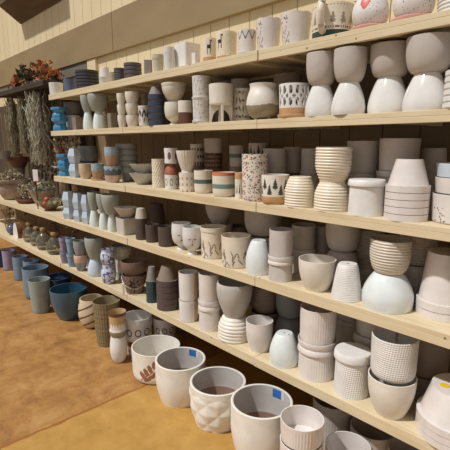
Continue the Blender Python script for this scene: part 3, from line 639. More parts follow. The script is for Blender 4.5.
('bowl','egg',-3.408,1.649,1.0340,0.0486,0.1526,'CELG','left of three grey-green bowls on white egg pots, fourth shelf',{}),
('planter_pot','egg',-3.234,1.645,0.8980,0.0404,0.1393,'WCEL','middle of three upside-down white egg pots on fourth shelf',{'inv': True}),
('bowl','egg',-3.234,1.645,1.0373,0.0522,0.1513,'CELG','middle of three grey-green bowls on white egg pots, fourth shelf',{}),
('planter_pot','egg',-3.099,1.645,0.8980,0.0356,0.1404,'WCEL','right of three upside-down white egg pots on fourth shelf',{'inv': True}),
('bowl','egg',-3.099,1.645,1.0384,0.0744,0.1547,'CELG','right of three grey-green bowls on white egg pots, fourth shelf',{}),
('square_planter','square',-2.935,1.682,0.8980,0.0644,0.1283,'WSTONE','square stone-grey planter under a wide bowl, fourth shelf',{'rot': 0}),
('bowl','cone',-2.935,1.682,1.0263,0.0888,0.0782,'WSTONE','wide stone-grey bowl on square planter, fourth shelf',{}),
('planter_pot','cyl',-2.688,1.661,0.8980,0.0458,0.1557,'DBROWN','dark brown pot under a small white cone, fourth shelf',{}),
('planter_pot','taper',-2.688,1.661,1.0537,0.0436,0.0733,'WSTONE','small white upside-down cone pot on dark brown pot, fourth shelf',{'inv': True}),
('planter_pot','cyl',-2.563,1.670,0.8980,0.0474,0.1271,'DBROWN','left of two dark brown pots in front, fourth shelf',{}),
('planter_pot','cyl',-2.814,1.880,0.8980,0.0630,0.0829,'DBROWN','dark brown pot at back supporting a taller one, fourth shelf',{}),
('planter_pot','taper',-2.814,1.880,0.9809,0.0706,0.1462,'DBROWN','dark brown tapered pot standing above two others, fourth shelf',{'inv': True}),
('planter_pot','cyl',-2.395,1.670,0.8980,0.0548,0.1359,'DBROWN','right dark brown pot, beside white face cups, fourth shelf',{}),
('footed_cup','footed',-2.243,1.689,0.8980,0.0663,0.1767,'WHITEF','left white footed cup with a drawn face, fourth shelf',{'pat': 'face'}),
('footed_cup','footed',-2.090,1.656,0.8980,0.0621,0.1781,'WHITEF','right white footed cup with a drawn face, fourth shelf',{'pat': 'face'}),
('planter_pot','cyl',-1.953,1.712,0.8980,0.0809,0.1905,'CREAMP','left cream pot with dark branch drawing, fourth shelf',{'pat': 'branch', 'rim': 0.13}),
('planter_pot','cyl',-1.720,1.680,0.8980,0.0847,0.1763,'CREAMP','right cream pot with dark branch drawing, fourth shelf',{'pat': 'branch'}),
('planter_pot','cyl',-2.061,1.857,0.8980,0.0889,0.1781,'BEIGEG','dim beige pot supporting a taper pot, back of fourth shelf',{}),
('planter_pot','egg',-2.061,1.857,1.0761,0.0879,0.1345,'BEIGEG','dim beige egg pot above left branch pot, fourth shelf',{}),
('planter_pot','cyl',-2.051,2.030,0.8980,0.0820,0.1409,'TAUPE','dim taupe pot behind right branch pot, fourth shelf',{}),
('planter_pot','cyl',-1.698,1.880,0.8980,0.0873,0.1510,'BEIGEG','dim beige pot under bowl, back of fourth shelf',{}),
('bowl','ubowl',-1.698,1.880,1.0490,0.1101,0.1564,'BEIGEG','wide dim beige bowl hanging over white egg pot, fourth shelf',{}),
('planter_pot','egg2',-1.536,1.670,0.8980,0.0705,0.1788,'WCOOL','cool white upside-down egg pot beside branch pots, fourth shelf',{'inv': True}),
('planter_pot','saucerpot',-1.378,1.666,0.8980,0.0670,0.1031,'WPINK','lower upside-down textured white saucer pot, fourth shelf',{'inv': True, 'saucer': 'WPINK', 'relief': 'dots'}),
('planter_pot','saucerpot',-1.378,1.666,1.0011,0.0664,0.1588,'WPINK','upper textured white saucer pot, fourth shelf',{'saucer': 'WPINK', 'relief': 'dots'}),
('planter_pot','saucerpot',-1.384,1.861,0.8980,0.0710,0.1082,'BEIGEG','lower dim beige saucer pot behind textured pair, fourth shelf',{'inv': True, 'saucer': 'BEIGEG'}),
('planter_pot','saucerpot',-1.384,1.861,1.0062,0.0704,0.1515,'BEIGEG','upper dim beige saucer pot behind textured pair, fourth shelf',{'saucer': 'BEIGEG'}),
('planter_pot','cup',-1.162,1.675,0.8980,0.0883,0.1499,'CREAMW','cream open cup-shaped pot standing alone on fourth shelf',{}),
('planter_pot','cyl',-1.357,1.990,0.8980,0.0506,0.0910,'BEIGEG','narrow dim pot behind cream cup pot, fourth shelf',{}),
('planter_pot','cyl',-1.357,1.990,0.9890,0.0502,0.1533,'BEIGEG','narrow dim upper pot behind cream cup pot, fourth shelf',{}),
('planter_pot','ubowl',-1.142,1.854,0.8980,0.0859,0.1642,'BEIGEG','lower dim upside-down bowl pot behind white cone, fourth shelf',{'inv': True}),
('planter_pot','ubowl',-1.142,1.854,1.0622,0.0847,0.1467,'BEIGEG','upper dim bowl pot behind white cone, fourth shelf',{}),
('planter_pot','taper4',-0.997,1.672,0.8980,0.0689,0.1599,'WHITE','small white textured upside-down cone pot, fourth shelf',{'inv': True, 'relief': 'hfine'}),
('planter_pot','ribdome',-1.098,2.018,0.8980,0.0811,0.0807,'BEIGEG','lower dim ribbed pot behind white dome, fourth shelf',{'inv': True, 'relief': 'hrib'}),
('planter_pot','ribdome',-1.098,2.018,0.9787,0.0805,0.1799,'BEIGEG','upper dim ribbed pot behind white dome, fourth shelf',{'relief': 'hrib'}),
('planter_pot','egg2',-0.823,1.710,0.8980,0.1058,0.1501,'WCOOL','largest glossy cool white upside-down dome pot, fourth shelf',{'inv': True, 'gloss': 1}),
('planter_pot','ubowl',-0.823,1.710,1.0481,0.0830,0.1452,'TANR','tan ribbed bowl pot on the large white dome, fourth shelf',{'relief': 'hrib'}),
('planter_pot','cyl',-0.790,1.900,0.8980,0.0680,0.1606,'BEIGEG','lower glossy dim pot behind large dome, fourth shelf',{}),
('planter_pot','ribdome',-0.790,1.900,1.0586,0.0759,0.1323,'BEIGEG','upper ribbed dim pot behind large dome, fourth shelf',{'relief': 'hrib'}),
('planter_pot','rimtaper3',-0.626,1.799,0.8980,0.1049,0.2268,'WPINK','bottom white upside-down tapered pot of tall nest, right of large dome',{'group': 'white nested pots right of the large dome', 'inv': True, 'tp': 0.72, 'rimf': 0.137}),
('planter_pot','rimtaper3',-0.626,1.799,0.9313,0.1049,0.2268,'WPINK','topmost tall white upside-down pot of nest right of large dome',{'group': 'white nested pots right of the large dome', 'inv': True, 'tp': 0.72, 'rimf': 0.137}),
('planter_pot','cyl',-0.449,1.685,0.8980,0.1030,0.0993,'WPINK','bottom white pot at the right end of fourth shelf',{}),
('planter_pot','cyl',-0.449,1.685,0.9973,0.1018,0.0795,'WPINK','second white pot of stack at right end of fourth shelf',{}),
('planter_pot','cyl',-0.449,1.685,1.0768,0.1009,0.1365,'WPINK','top white pot of stack at right end of fourth shelf',{}),
('planter_pot','rimtaper',-4.059,1.632,0.4420,0.0429,0.1145,'LAV','lower lavender pot at left end of lowest shelf',{}),
('planter_pot','rimtaper',-4.059,1.632,0.5565,0.0427,0.1390,'LAV','upper lavender pot at left end of lowest shelf',{}),
('planter_pot','rimtaper',-3.896,1.633,0.4420,0.0441,0.1248,'LBLUE','lower light blue pot beside lavender pots, lowest shelf',{}),
('planter_pot','rimtaper',-3.896,1.633,0.5668,0.0439,0.1467,'LBLUE','upper light blue pot beside lavender pots, lowest shelf',{}),
('planter_pot','egg',-3.704,1.636,0.4420,0.0596,0.1507,'PEACH','lower peach and grey pot, lowest shelf',{'pat': 'peach'}),
('planter_pot','cup2',-3.704,1.636,0.5927,0.0569,0.1306,'GREYL','upper grey pot on peach and grey pot, lowest shelf',{}),
('planter_pot','cyl',-3.800,1.760,0.4420,0.0381,0.0766,'LAV','small mauve pot behind white egg pot, lowest shelf',{}),
('planter_pot','egg',-3.483,1.669,0.4420,0.0686,0.1551,'WBLUE','upside-down bluish white egg pot under grey bowl, lowest shelf',{'inv': True}),
('bowl','egg',-3.483,1.669,0.5971,0.0813,0.1888,'CELG','grey-green bowl on bluish white egg pot, lowest shelf',{}),
('porcelain_pot','jar',-3.202,1.647,0.4420,0.0606,0.1670,'PORC','lower blue and white porcelain pot, lowest shelf',{}),
('porcelain_pot','jar',-3.202,1.647,0.6090,0.0601,0.1235,'PORC','upper blue and white porcelain pot, lowest shelf',{}),
('planter_pot','cyl',-3.245,1.800,0.4420,0.0563,0.0531,'CELG','lower grey-green pot behind bucket, lowest shelf',{}),
('planter_pot','cyl',-3.245,1.800,0.4951,0.0562,0.1160,'WSTONE','middle whitish pot behind bucket, lowest shelf',{}),
('bowl','egg',-3.245,1.800,0.6110,0.0859,0.1234,'CELG','white-banded green bowl above bucket, lowest shelf',{'pat': 'whband'}),
('bucket_planter','taper',-2.864,1.690,0.4420,0.0943,0.1477,'MBROWN','lower brown bucket planter with flower cutouts and wire handle',{'pat': 'flowercut', 'handle2': 1, 'sau': 1}),
('bucket_planter','cup2',-2.864,1.690,0.5897,0.1013,0.1087,'MBROWN','plain brown bowl sitting in the brown bucket planter',{}),
('planter_pot','rimtaper2',-2.591,1.674,0.4420,0.0461,0.1404,'TAUPET','bottom dark teal ribbed pot of narrow upside-down nest, lowest shelf',{'group': 'dark teal nested pots', 'inv': True, 'rimcol': 'TEALD', 'rimf': 0.274}),
('planter_pot','rimtaper2',-2.591,1.674,0.4834,0.0461,0.1404,'TAUPET','third from top dark teal ribbed pot of narrow upside-down nest, lowest shelf',{'group': 'dark teal nested pots', 'inv': True, 'rimcol': 'TEALD', 'rimf': 0.274}),
('planter_pot','rimtaper2',-2.591,1.674,0.5249,0.0461,0.1404,'TAUPET','second from top dark teal ribbed pot of narrow upside-down nest, lowest shelf',{'group': 'dark teal nested pots', 'inv': True, 'rimcol': 'TEALD', 'rimf': 0.274}),
('planter_pot','rimtaper2',-2.591,1.674,0.5663,0.0461,0.1404,'TAUPET','topmost upside-down pot of dark teal nest, lowest shelf',{'group': 'dark teal nested pots', 'inv': True, 'rimcol': 'TEALD', 'rimf': 0.274}),
('planter_pot','rimtaper2',-2.411,1.684,0.4420,0.0780,0.1309,'TAUPE','bottom plum brown ribbed pot of wide upside-down nest, lowest shelf',{'group': 'plum brown nested pots', 'inv': True, 'rimcol': 'PLUM', 'rimf': 0.308}),
('planter_pot','rimtaper2',-2.411,1.684,0.4854,0.0780,0.1309,'TAUPE','fourth from top plum brown ribbed pot of wide upside-down nest, lowest shelf',{'group': 'plum brown nested pots', 'inv': True, 'rimcol': 'PLUM', 'rimf': 0.308}),
('planter_pot','rimtaper2',-2.411,1.684,0.5288,0.0780,0.1309,'TAUPE','third from top plum brown ribbed pot of wide upside-down nest, lowest shelf',{'group': 'plum brown nested pots', 'inv': True, 'rimcol': 'PLUM', 'rimf': 0.308}),
('planter_pot','rimtaper2',-2.411,1.684,0.5721,0.0780,0.1309,'TAUPE','second from top plum brown ribbed pot of wide upside-down nest, lowest shelf',{'group': 'plum brown nested pots', 'inv': True, 'rimcol': 'PLUM', 'rimf': 0.308}),
('planter_pot','rimtaper2',-2.411,1.684,0.6155,0.0780,0.1309,'TAUPE','topmost upside-down pot of plum brown nest, lowest shelf',{'group': 'plum brown nested pots', 'inv': True, 'rimcol': 'PLUM', 'rimf': 0.308}),
('planter_pot','cyl',-2.144,1.661,0.4420,0.0628,0.1410,'WHITE','lower white pot with wooden strip, lowest shelf',{'pat': 'strip'}),
('planter_pot','cyl',-2.144,1.661,0.5830,0.0623,0.1871,'WHITE','upper white pot with wooden strip, lowest shelf',{'pat': 'strip'}),
('planter_pot','saucerpot',-1.948,1.673,0.4420,0.0725,0.1581,'WPINK','lower upside-down white saucer pot beside wooden-strip pots, lowest shelf',{'inv': True, 'saucer': 'WPINK'}),
('planter_pot','saucerpot',-1.948,1.673,0.6001,0.0718,0.2041,'WPINK','upper white saucer pot beside wooden-strip pots, lowest shelf',{'saucer': 'WPINK'}),
('planter_pot','ribdome',-1.744,1.693,0.4420,0.0960,0.1412,'CREAMR','upside-down cream pot with thick ribs under grey bowl, lowest shelf',{'inv': True, 'relief': 'hribbig'}),
('bowl','egg',-1.744,1.693,0.5832,0.1069,0.2074,'GREYW','large grey bowl on thick-ribbed cream pot, lowest shelf',{}),
('cup','cup2',-1.543,1.693,0.4420,0.0764,0.1724,'WPINK','small open white cup standing alone on lowest shelf',{'feet': 0}),
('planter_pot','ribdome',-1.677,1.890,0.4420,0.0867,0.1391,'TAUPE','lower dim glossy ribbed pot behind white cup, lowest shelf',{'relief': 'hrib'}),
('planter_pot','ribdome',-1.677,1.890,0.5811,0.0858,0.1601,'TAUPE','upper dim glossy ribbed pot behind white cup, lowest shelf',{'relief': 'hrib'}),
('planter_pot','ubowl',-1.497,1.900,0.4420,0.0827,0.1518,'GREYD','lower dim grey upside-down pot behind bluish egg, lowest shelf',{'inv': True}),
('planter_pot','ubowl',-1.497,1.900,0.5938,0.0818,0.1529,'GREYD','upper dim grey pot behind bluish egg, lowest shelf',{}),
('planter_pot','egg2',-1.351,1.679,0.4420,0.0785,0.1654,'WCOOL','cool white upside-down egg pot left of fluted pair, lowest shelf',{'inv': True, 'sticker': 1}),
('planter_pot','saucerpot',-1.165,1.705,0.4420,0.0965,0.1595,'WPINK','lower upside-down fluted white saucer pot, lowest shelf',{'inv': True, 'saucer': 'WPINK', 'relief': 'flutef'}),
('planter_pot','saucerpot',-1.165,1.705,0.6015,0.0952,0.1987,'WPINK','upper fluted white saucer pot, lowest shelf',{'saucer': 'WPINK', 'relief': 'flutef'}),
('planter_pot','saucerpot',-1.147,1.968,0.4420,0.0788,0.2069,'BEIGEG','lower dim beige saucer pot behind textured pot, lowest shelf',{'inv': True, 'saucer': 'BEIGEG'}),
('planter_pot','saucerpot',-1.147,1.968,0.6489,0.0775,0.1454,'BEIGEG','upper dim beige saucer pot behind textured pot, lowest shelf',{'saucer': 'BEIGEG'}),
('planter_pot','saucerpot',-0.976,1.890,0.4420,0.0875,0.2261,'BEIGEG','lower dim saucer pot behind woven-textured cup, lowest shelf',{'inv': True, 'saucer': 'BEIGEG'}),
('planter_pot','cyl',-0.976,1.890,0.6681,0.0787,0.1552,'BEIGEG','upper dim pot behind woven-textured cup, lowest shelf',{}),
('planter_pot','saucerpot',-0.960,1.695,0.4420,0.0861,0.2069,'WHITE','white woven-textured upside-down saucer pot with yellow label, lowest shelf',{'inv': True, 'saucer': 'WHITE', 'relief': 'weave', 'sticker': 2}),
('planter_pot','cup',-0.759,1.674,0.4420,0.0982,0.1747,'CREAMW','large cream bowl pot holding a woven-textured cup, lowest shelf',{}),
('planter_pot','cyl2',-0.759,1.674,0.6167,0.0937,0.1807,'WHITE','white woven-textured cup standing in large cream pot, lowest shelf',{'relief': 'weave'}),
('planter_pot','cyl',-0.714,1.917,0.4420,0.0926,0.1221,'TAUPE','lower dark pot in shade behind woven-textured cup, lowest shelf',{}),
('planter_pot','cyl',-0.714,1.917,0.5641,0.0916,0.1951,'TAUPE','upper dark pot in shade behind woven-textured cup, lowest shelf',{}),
('planter_pot','rimtaper3',-0.511,1.735,0.4420,0.1511,0.1446,'WPINK','bottom white upside-down tapered pot of nest, right end of lowest shelf',{'group': 'white nested pots at the right end of lowest shelf', 'inv': True, 'tp': 0.68, 'rimf': 0.188}),
('planter_pot','rimtaper3',-0.511,1.735,0.4713,0.1511,0.1446,'WPINK','second from top white upside-down tapered pot of nest, right end of lowest shelf',{'group': 'white nested pots at the right end of lowest shelf', 'inv': True, 'tp': 0.68, 'rimf': 0.188}),
('planter_pot','rimtaper3',-0.511,1.735,0.5005,0.1511,0.1446,'WPINK','topmost white upside-down pot with yellow label, right end lowest shelf',{'group': 'white nested pots at the right end of lowest shelf', 'inv': True, 'sticker': 3, 'tp': 0.68, 'rimf': 0.188}),
('floor_pot','cyl',-5.833,1.632,0.0000,0.0903,0.2502,'LAV','tall lavender pot with saucer on the floor, far left',{'saucer': 'LAV'}),
('floor_pot','cyl',-5.302,1.600,0.0000,0.0927,0.2786,'LBLUEG','tall light blue pot with saucer on the floor beside lavender pot',{'saucer': 'LBLUEG'}),
('floor_pot','cyl',-4.978,1.620,0.0000,0.0917,0.2905,'LBLUEG','light blue pot at back on the floor behind blue-grey pot',{}),
('floor_pot','cyl2',-4.544,1.510,0.0000,0.1294,0.3217,'BLUEG','wide blue-grey pot on the floor left of celadon pot',{}),
('floor_pot','taper2',-4.098,1.387,0.0000,0.0987,0.3223,'CELAD','pale celadon grey pot on the floor in front of navy pot',{}),
('floor_pot','rimcup',-4.227,1.604,0.0000,0.1426,0.2712,'NAVY','navy glazed pot with thick rim on the floor',{'sticker': 4}),
('floor_pot','cup',-3.776,1.534,0.0000,0.1655,0.2793,'TEAL','large teal blue glazed pot on the floor',{}),
('floor_pot','cyl',-6.037,1.570,0.0000,0.0657,0.2102,'NAVY','dark navy pot on the floor at far left edge',{}),
('floor_pot','roundpot2',-3.444,1.599,0.0000,0.1198,0.2604,'SWIRL','round cream pot with brown swirl stripes on the floor',{'pat': 'swirl'}),
('floor_pot','taper4u',-3.040,1.530,0.0000,0.0971,0.1540,'OLIVE','lower olive brown grid-textured pot on the floor',{'pat': 'gridtex'}),
('floor_pot','taper4u',-3.040,1.530,0.1540,0.1084,0.2109,'OLIVE','upper olive brown grid-textured pot on the floor',{'pat': 'gridtex'}),
('floor_pot','roundpot2',-2.717,1.448,0.0000,0.0631,0.1996,'WHITE','round white pot on the floor under brown drip pot',{}),
('floor_pot','waist2',-2.717,1.448,0.1996,0.0661,0.1894,'DRIPB','brown and cream drip-glazed pot stacked on round white pot',{'pat': 'dripb'}),
('floor_pot','cyl',-2.739,1.628,0.0000,0.0890,0.1190,'WHITE','white pot with brown top and leaf pattern on the floor',{'pat': 'leafbase'}),
('floor_pot','cyl2',-2.739,1.628,0.1190,0.1115,0.1831,'WHITEF','white pot with row of drawn circles, on leaf-patterned pot',{'pat': 'circles'}),
('floor_pot','cyl',-2.646,1.810,0.0000,0.0905,0.1137,'WHITEF','dim white lower pot at back under lowest shelf',{}),
('floor_pot','cyl2',-2.646,1.810,0.1137,0.0899,0.1573,'WHITEF','dim white pot with circles at back under lowest shelf',{'pat': 'circles'}),
('floor_pot','cyl2',-2.370,1.545,0.0000,0.1662,0.2169,'WHITEW','large white pot with brown leaf sprig on the floor',{'pat': 'leafbig'}),
('floor_pot','rimcyl',-2.036,1.505,0.0000,0.1579,0.2627,'WHITEW','large plain white pot with brown inside and blue tag',{'inner': 'BROWNI', 'sticker': 5}),
('floor_pot','rimcyl',-1.706,1.525,0.0000,0.1612,0.2455,'WHITEW','large white pot with raised diamond facets on the floor',{'relief': 'diamond', 'inner': 'BROWNI'}),
('floor_pot','rimcyl',-1.353,1.510,0.0000,0.1589,0.2908,'WHITEW','largest plain white pot with dark inside and blue tag, nearest',{'inner': 'BROWNI', 'sticker': 5}),
('floor_pot','cyl',-1.053,1.450,0.0000,0.0979,0.2644,'WPINK','lower white pot under fluted-rim pot on the floor',{}),
('floor_pot','cyl',-1.053,1.450,0.2644,0.0978,0.1059,'WPINK','upper white pot with fluted rim band on the floor',{'relief': 'flutef'}),
('floor_pot','cyl',-0.899,1.591,0.0000,0.0994,0.2444,'WPINK','small round white pot on the floor, nearest under lowest shelf',{}),
('floor_pot','cyl',-1.118,1.800,0.0000,0.1009,0.2860,'BEIGEG','dim vertically fluted beige pot at back under lowest shelf',{'relief': 'flutef'}),
('floor_pot','cyl2',-0.895,1.810,0.0000,0.1065,0.2363,'BEIGEG','dim wide beige pot at back under lowest shelf, right side',{}),
('floor_pot','cyl2',-0.691,1.769,0.0000,0.0978,0.2435,'BEIGEG','dim beige pot at back under lowest shelf, rightmost',{}),
]
for row in ROWS: make(row)
# ================================================================== the room
WALLY = 2.14
paint = noisy('cream_painted_boards', (214,194,154), (222,204,166), (1,1,.25), .6, 3.)
header_paint = noisy('tan_header_paint', (140,118,84), (150,128,92), (.6,1,1), .6, 4.)
ply = noisy('pale_plywood', (204,184,148), (214,196,162), (.5,5,5), .55, 5., 8, .05, c3=(196,174,136))
# knots and nail marks on the plywood
nt = ply.node_tree; L = nt.links; p = nt.nodes['Principled BSDF']; src = p.inputs['Base Color'].links[0].from_socket
tc = nd(nt, 'ShaderNodeTexCoord'); vk = nd(nt, 'ShaderNodeTexVoronoi'); vk.inputs['Scale'].default_value = 9; L.new(tc.outputs['Object'], vk.inputs['Vector'])   # knots
kk = nd(nt, 'ShaderNodeMath', operation='LESS_THAN'); L.new(vk.outputs['Distance'], kk.inputs[0]); kk.inputs[1].default_value = .045
km = nd(nt, 'ShaderNodeMix', data_type='RGBA'); L.new(kk.outputs[0], km.inputs[0]); L.new(src, km.inputs[6]); km.inputs[7].default_value = lin((138,110,74)); L.new(km.outputs[2], p.inputs['Base Color'])
def board_wall(name, x0, x1, y, z0, z1, w=.1915, off=0., gap=.006, paint=paint):
    m = MB(); x = x0+off
    while x < x1:
        m.box(x+gap/2, min(x+w, x1)-gap/2, y, y+.02, z0, z1); x += w
    m.box(x0, x1, y+.012, y+.05, z0, z1)
    return structure(m.build(name, paint))
board_wall('wall_back', -9.0, 1.6, WALLY, 1.99, 2.43, off=.03)
board_wall('wall_back_lower', -9.0, 1.6, WALLY, 0, 1.988, off=.03, paint=noisy('darker_brown_boards', (122,100,72), (138,114,82), (1,1,.25), .7, 3.))  # boards behind the shelves get a darker brown than the cream ones above
board_wall('wall_upper', -9.0, 1.6, 2.113, 2.75, 4.0, off=.03)
m = MB(); m.box(-9, -3.782, 2.10, 2.23, 2.415, 2.76); m.box(-3.776, -.9, 2.10, 2.23, 2.415, 2.76); m.box(-.894, 1.6, 2.10, 2.23, 2.415, 2.76)
structure(m.build('trim_1', header_paint, bevel=.003))
m = MB(); m.box(-9.05, -9, -2.6, 2.2, 0, 4.0); structure(m.build('wall_left', paint))
m = MB(); m.box(-9, -4.36, 2.118, 2.138, 2.30, 2.413); structure(m.build('trim_2', noisy('grey_panel_paint', (104,98,86), (118,110,96))))
m = MB(); m.box(-4.34, -4.16, 2.112, 2.138, 2.0, 2.413); structure(m.build('trim_3', paint))
# dark sloping ceiling edge over the flower display
m = MB(); dk = noisy('dark_ceiling_wood', (84,66,44), (104,82,56), (.3,2,2))
xa, xb = -6.12, -4.75
v = []
for x in (xa, xb): v += [(x, 2.105, 3.09), (x, 1.86, 3.26), (x, 1.86, 3.6), (x, 2.105, 3.6)]
m.add(v, [(0,1,2,3), (7,6,5,4), (0,4,5,1), (1,5,6,2), (2,6,7,3), (3,7,4,0)]); structure(m.build('ceiling', dk))
# floor: brown stained concrete, yellow past the joint
fm, nt, p = new_mat('stained_concrete'); L = nt.links
tc = nd(nt, 'ShaderNodeTexCoord'); sp = nd(nt, 'ShaderNodeSeparateXYZ'); L.new(tc.outputs['Object'], sp.inputs[0])
def tex(scale, det, st, rough=.6, dist=0.):
    n = nd(nt, 'ShaderNodeTexNoise'); n.inputs['Scale'].default_value = scale; n.inputs['Detail'].default_value = det; n.inputs['Roughness'].default_value = rough
    n.inputs['Distortion'].default_value = dist; L.new(tc.outputs['Object'], n.inputs['Vector'])
    r = ramp(nt, st); L.new(n.outputs['Fac'], r.inputs['Fac']); return r.outputs['Color'], n.outputs['Fac']
br, f1 = tex(4.5, 14, [(.32, lin((122,82,44))), (.5, lin((164,118,64))), (.70, lin((190,148,94)))], .78, .3)
ye, f2 = tex(9., 12, [(.3, lin((166,124,58))), (.7, lin((188,146,76)))], .6)
nz = nd(nt, 'ShaderNodeTexNoise'); nz.inputs['Scale'].default_value = 8; L.new(tc.outputs['Object'], nz.inputs['Vector'])
ad = nd(nt, 'ShaderNodeMath', operation='MULTIPLY_ADD'); L.new(nz.outputs['Fac'], ad.inputs[0]); ad.inputs[1].default_value = .05; L.new(sp.outputs['X'], ad.inputs[2])
gr = nd(nt, 'ShaderNodeMath', operation='GREATER_THAN'); L.new(ad.outputs[0], gr.inputs[0]); gr.inputs[1].default_value = -2.265
mx = nd(nt, 'ShaderNodeMix', data_type='RGBA'); L.new(gr.outputs[0], mx.inputs[0]); L.new(br, mx.inputs[6]); L.new(ye, mx.inputs[7])
ab = nd(nt, 'ShaderNodeMath', operation='COMPARE'); L.new(ad.outputs[0], ab.inputs[0]); ab.inputs[1].default_value = -2.28; ab.inputs[2].default_value = .012
jm = nd(nt, 'ShaderNodeMix', data_type='RGBA'); L.new(ab.outputs[0], jm.inputs[0]); L.new(mx.outputs[2], jm.inputs[6]); jm.inputs[7].default_value = lin((150,96,44))
vo = nd(nt, 'ShaderNodeTexVoronoi'); vo.inputs['Scale'].default_value = 16; L.new(tc.outputs['Object'], vo.inputs['Vector'])
n3 = nd(nt, 'ShaderNodeTexNoise'); n3.inputs['Scale'].default_value = 3; L.new(tc.outputs['Object'], n3.inputs['Vector'])
k1 = nd(nt, 'ShaderNodeMath', operation='MULTIPLY'); L.new(n3.outputs['Fac'], k1.inputs[0]); k1.inputs[1].default_value = .17
lt = nd(nt, 'ShaderNodeMath', operation='LESS_THAN'); L.new(vo.outputs['Distance'], lt.inputs[0]); L.new(k1.outputs[0], lt.inputs[1])
k2 = nd(nt, 'ShaderNodeMath', operation='MULTIPLY'); L.new(lt.outputs[0], k2.inputs[0]); k2.inputs[1].default_value = .35
sm = nd(nt, 'ShaderNodeMix', data_type='RGBA'); L.new(k2.outputs[0], sm.inputs[0]); L.new(jm.outputs[2], sm.inputs[6]); sm.inputs[7].default_value = lin((96,66,34))
L.new(sm.outputs[2], p.inputs['Base Color']); p.inputs['Roughness'].default_value = .5
b = nd(nt, 'ShaderNodeBump'); b.inputs['Strength'].default_value = .15; b.inputs['Distance'].default_value = .01; L.new(f1, b.inputs['Height']); L.new(b.outputs['Normal'], p.inputs['Normal'])
m = MB(); m.box(-9.05, 1.6, -2.6, 2.2, -.06, 0); structure(m.build('floor', fm))
# ================================================================== shelves
LV = ['top', 'second', 'middle', 'fourth', 'lowest']
HZ = [(2.023, .048), (1.699, .043), (1.288, .049), (.898, .054), (.442, .05)]
BX = [(-4.095, -2.793), (-2.790, -1.498), (-1.495, -.19), (-.187, .9)]
BN = ['left end bay, beside the dried flower display', 'second bay from the dried flower display', 'third bay from the dried flower display', 'right end bay, cut off by the picture edge']
for k, (z, t) in enumerate(HZ):
    rows = [(x0, x1, n, 0) for (x0, x1), n in zip(BX, BN)]
    if k >= 3: rows = [(-7.2, -4.10, 'holding the dried flower display' if k == 3 else 'holding glass jars and dried grass', 0)]+rows
    for q, (x0, x1, n, _) in enumerate(rows):
        r = random.Random(k*9+q); dy = r.uniform(-.004, .004)
        m = MB(); m.box(x0, x1, 1.6+dy, WALLY-.003, z-.02, z); m.box(x0, x1, 1.6+dy, 1.625+dy, z-t, z-.0202)
        for c in (0.08, .5, .92): m.box(x0+(x1-x0)*c-.02, x0+(x1-x0)*c+.02, 1.6252+dy, WALLY-.003, z-t+.006, z-.0202)
        o = m.build('shelf_board', ply, bevel=.0015); tag(o, LV[k]+' pale plywood shelf board, '+n, 'shelf', 'plywood shelf boards')
# ================================================================== dried flower display at the far end
leafm = {n: noisy('dried_leaf_'+n, a, c, (1,1,1), .8, 30) for n, a, c in (('orange', (164,92,44), (216,140,78)), ('green', (40,46,28), (74,80,46)), ('brown', (70,44,28), (120,82,52)),
    ('rust', (120,60,36), (190,110,70)), ('grey', (150,144,122), (202,196,176)), ('tan', (160,132,98), (208,186,150)), ('red', (130,40,34), (180,80,66)), ('moss', (112,104,80), (160,150,122)), ('sage', (112,118,94), (168,170,144)))}
wood_dk = noisy('dark_weathered_wood', (40,30,22), (66,50,36), (1,6,6), .8)
twig = noisy('dry_twig', (92,76,58), (150,128,102), (4,4,4), .85)
twigl = noisy('pale_twig', (120,104,82), (168,150,122), (4,4,4), .85)
def leaf_ball(name, parent, c, rad, n, size, mats, seed, sq=(1,1,1)):
    r = random.Random(seed); m = MB()
    for i in range(n):
        d = mathutils.Vector((r.gauss(0,1), r.gauss(0,1), r.gauss(0,1))).normalized()*rad*r.uniform(.35, 1)
        P = mathutils.Vector((c[0]+d.x*sq[0], c[1]+d.y*sq[1], c[2]+d.z*sq[2]))
        q = mathutils.Euler((r.uniform(0,6), r.uniform(0,6), r.uniform(0,6))).to_matrix(); s = size*r.uniform(.6, 1.3); t = .0015
        pts = [(-.1*s,0,0), (.35*s,.34*s,.1*s), (s,0,-.05*s), (.35*s,-.34*s,.1*s)]
        v = [tuple(P+q @ mathutils.Vector((a,b,e))) for a,b,e in pts]+[tuple(P+q @ mathutils.Vector((a,b,e-t))) for a,b,e in pts]
        m.add(v, [(0,1,2,3), (7,6,5,4), (0,4,5,1), (1,5,6,2), (2,6,7,3), (3,7,4,0)], r.randrange(len(mats)))
    return m.build(name, mats, parent)
def twigs(name, parent, base, tip, n, spread, rad, mat, seed, sub=2, sy=1.):
    r = random.Random(seed); m = MB(); B = mathutils.Vector(base); T = mathutils.Vector(tip)
    for i in range(n):
        e = T+mathutils.Vector((r.uniform(-1,1)*spread, r.uniform(-.5,.5)*spread*sy, r.uniform(-.4,.2)*spread)); P = []
        bend = mathutils.Vector((r.uniform(-1,1), r.uniform(-1,1)*sy, r.uniform(-.3,.3)))*spread*.35
        b0 = B+mathutils.Vector((r.uniform(-.03,.03), r.uniform(-.03,.03), 0))
        for s in range(8):
            t = s/7; P.append(b0.lerp(e, t)+bend*sin(pi*t)+mathutils.Vector((r.uniform(-1,1), r.uniform(-1,1), 0))*.006)
        m.tube(P, rad, 5, 0, rad*.4)
        for k in range(sub):
            s = r.randrange(3, 7); q = P[s]; w = q+mathutils.Vector((r.uniform(-1,1), r.uniform(-1,1)*sy, r.uniform(-.2,1)))*spread*.5
            m.tube([q, q.lerp(w, .5)+mathutils.Vector((0,0,.01)), w], rad*.55, 4, 0, rad*.25)
    return m.build(name, mat, parent)
m = MB(); m.box(-7.7, -4.28, 2.085, 2.117, .90, 2.13)
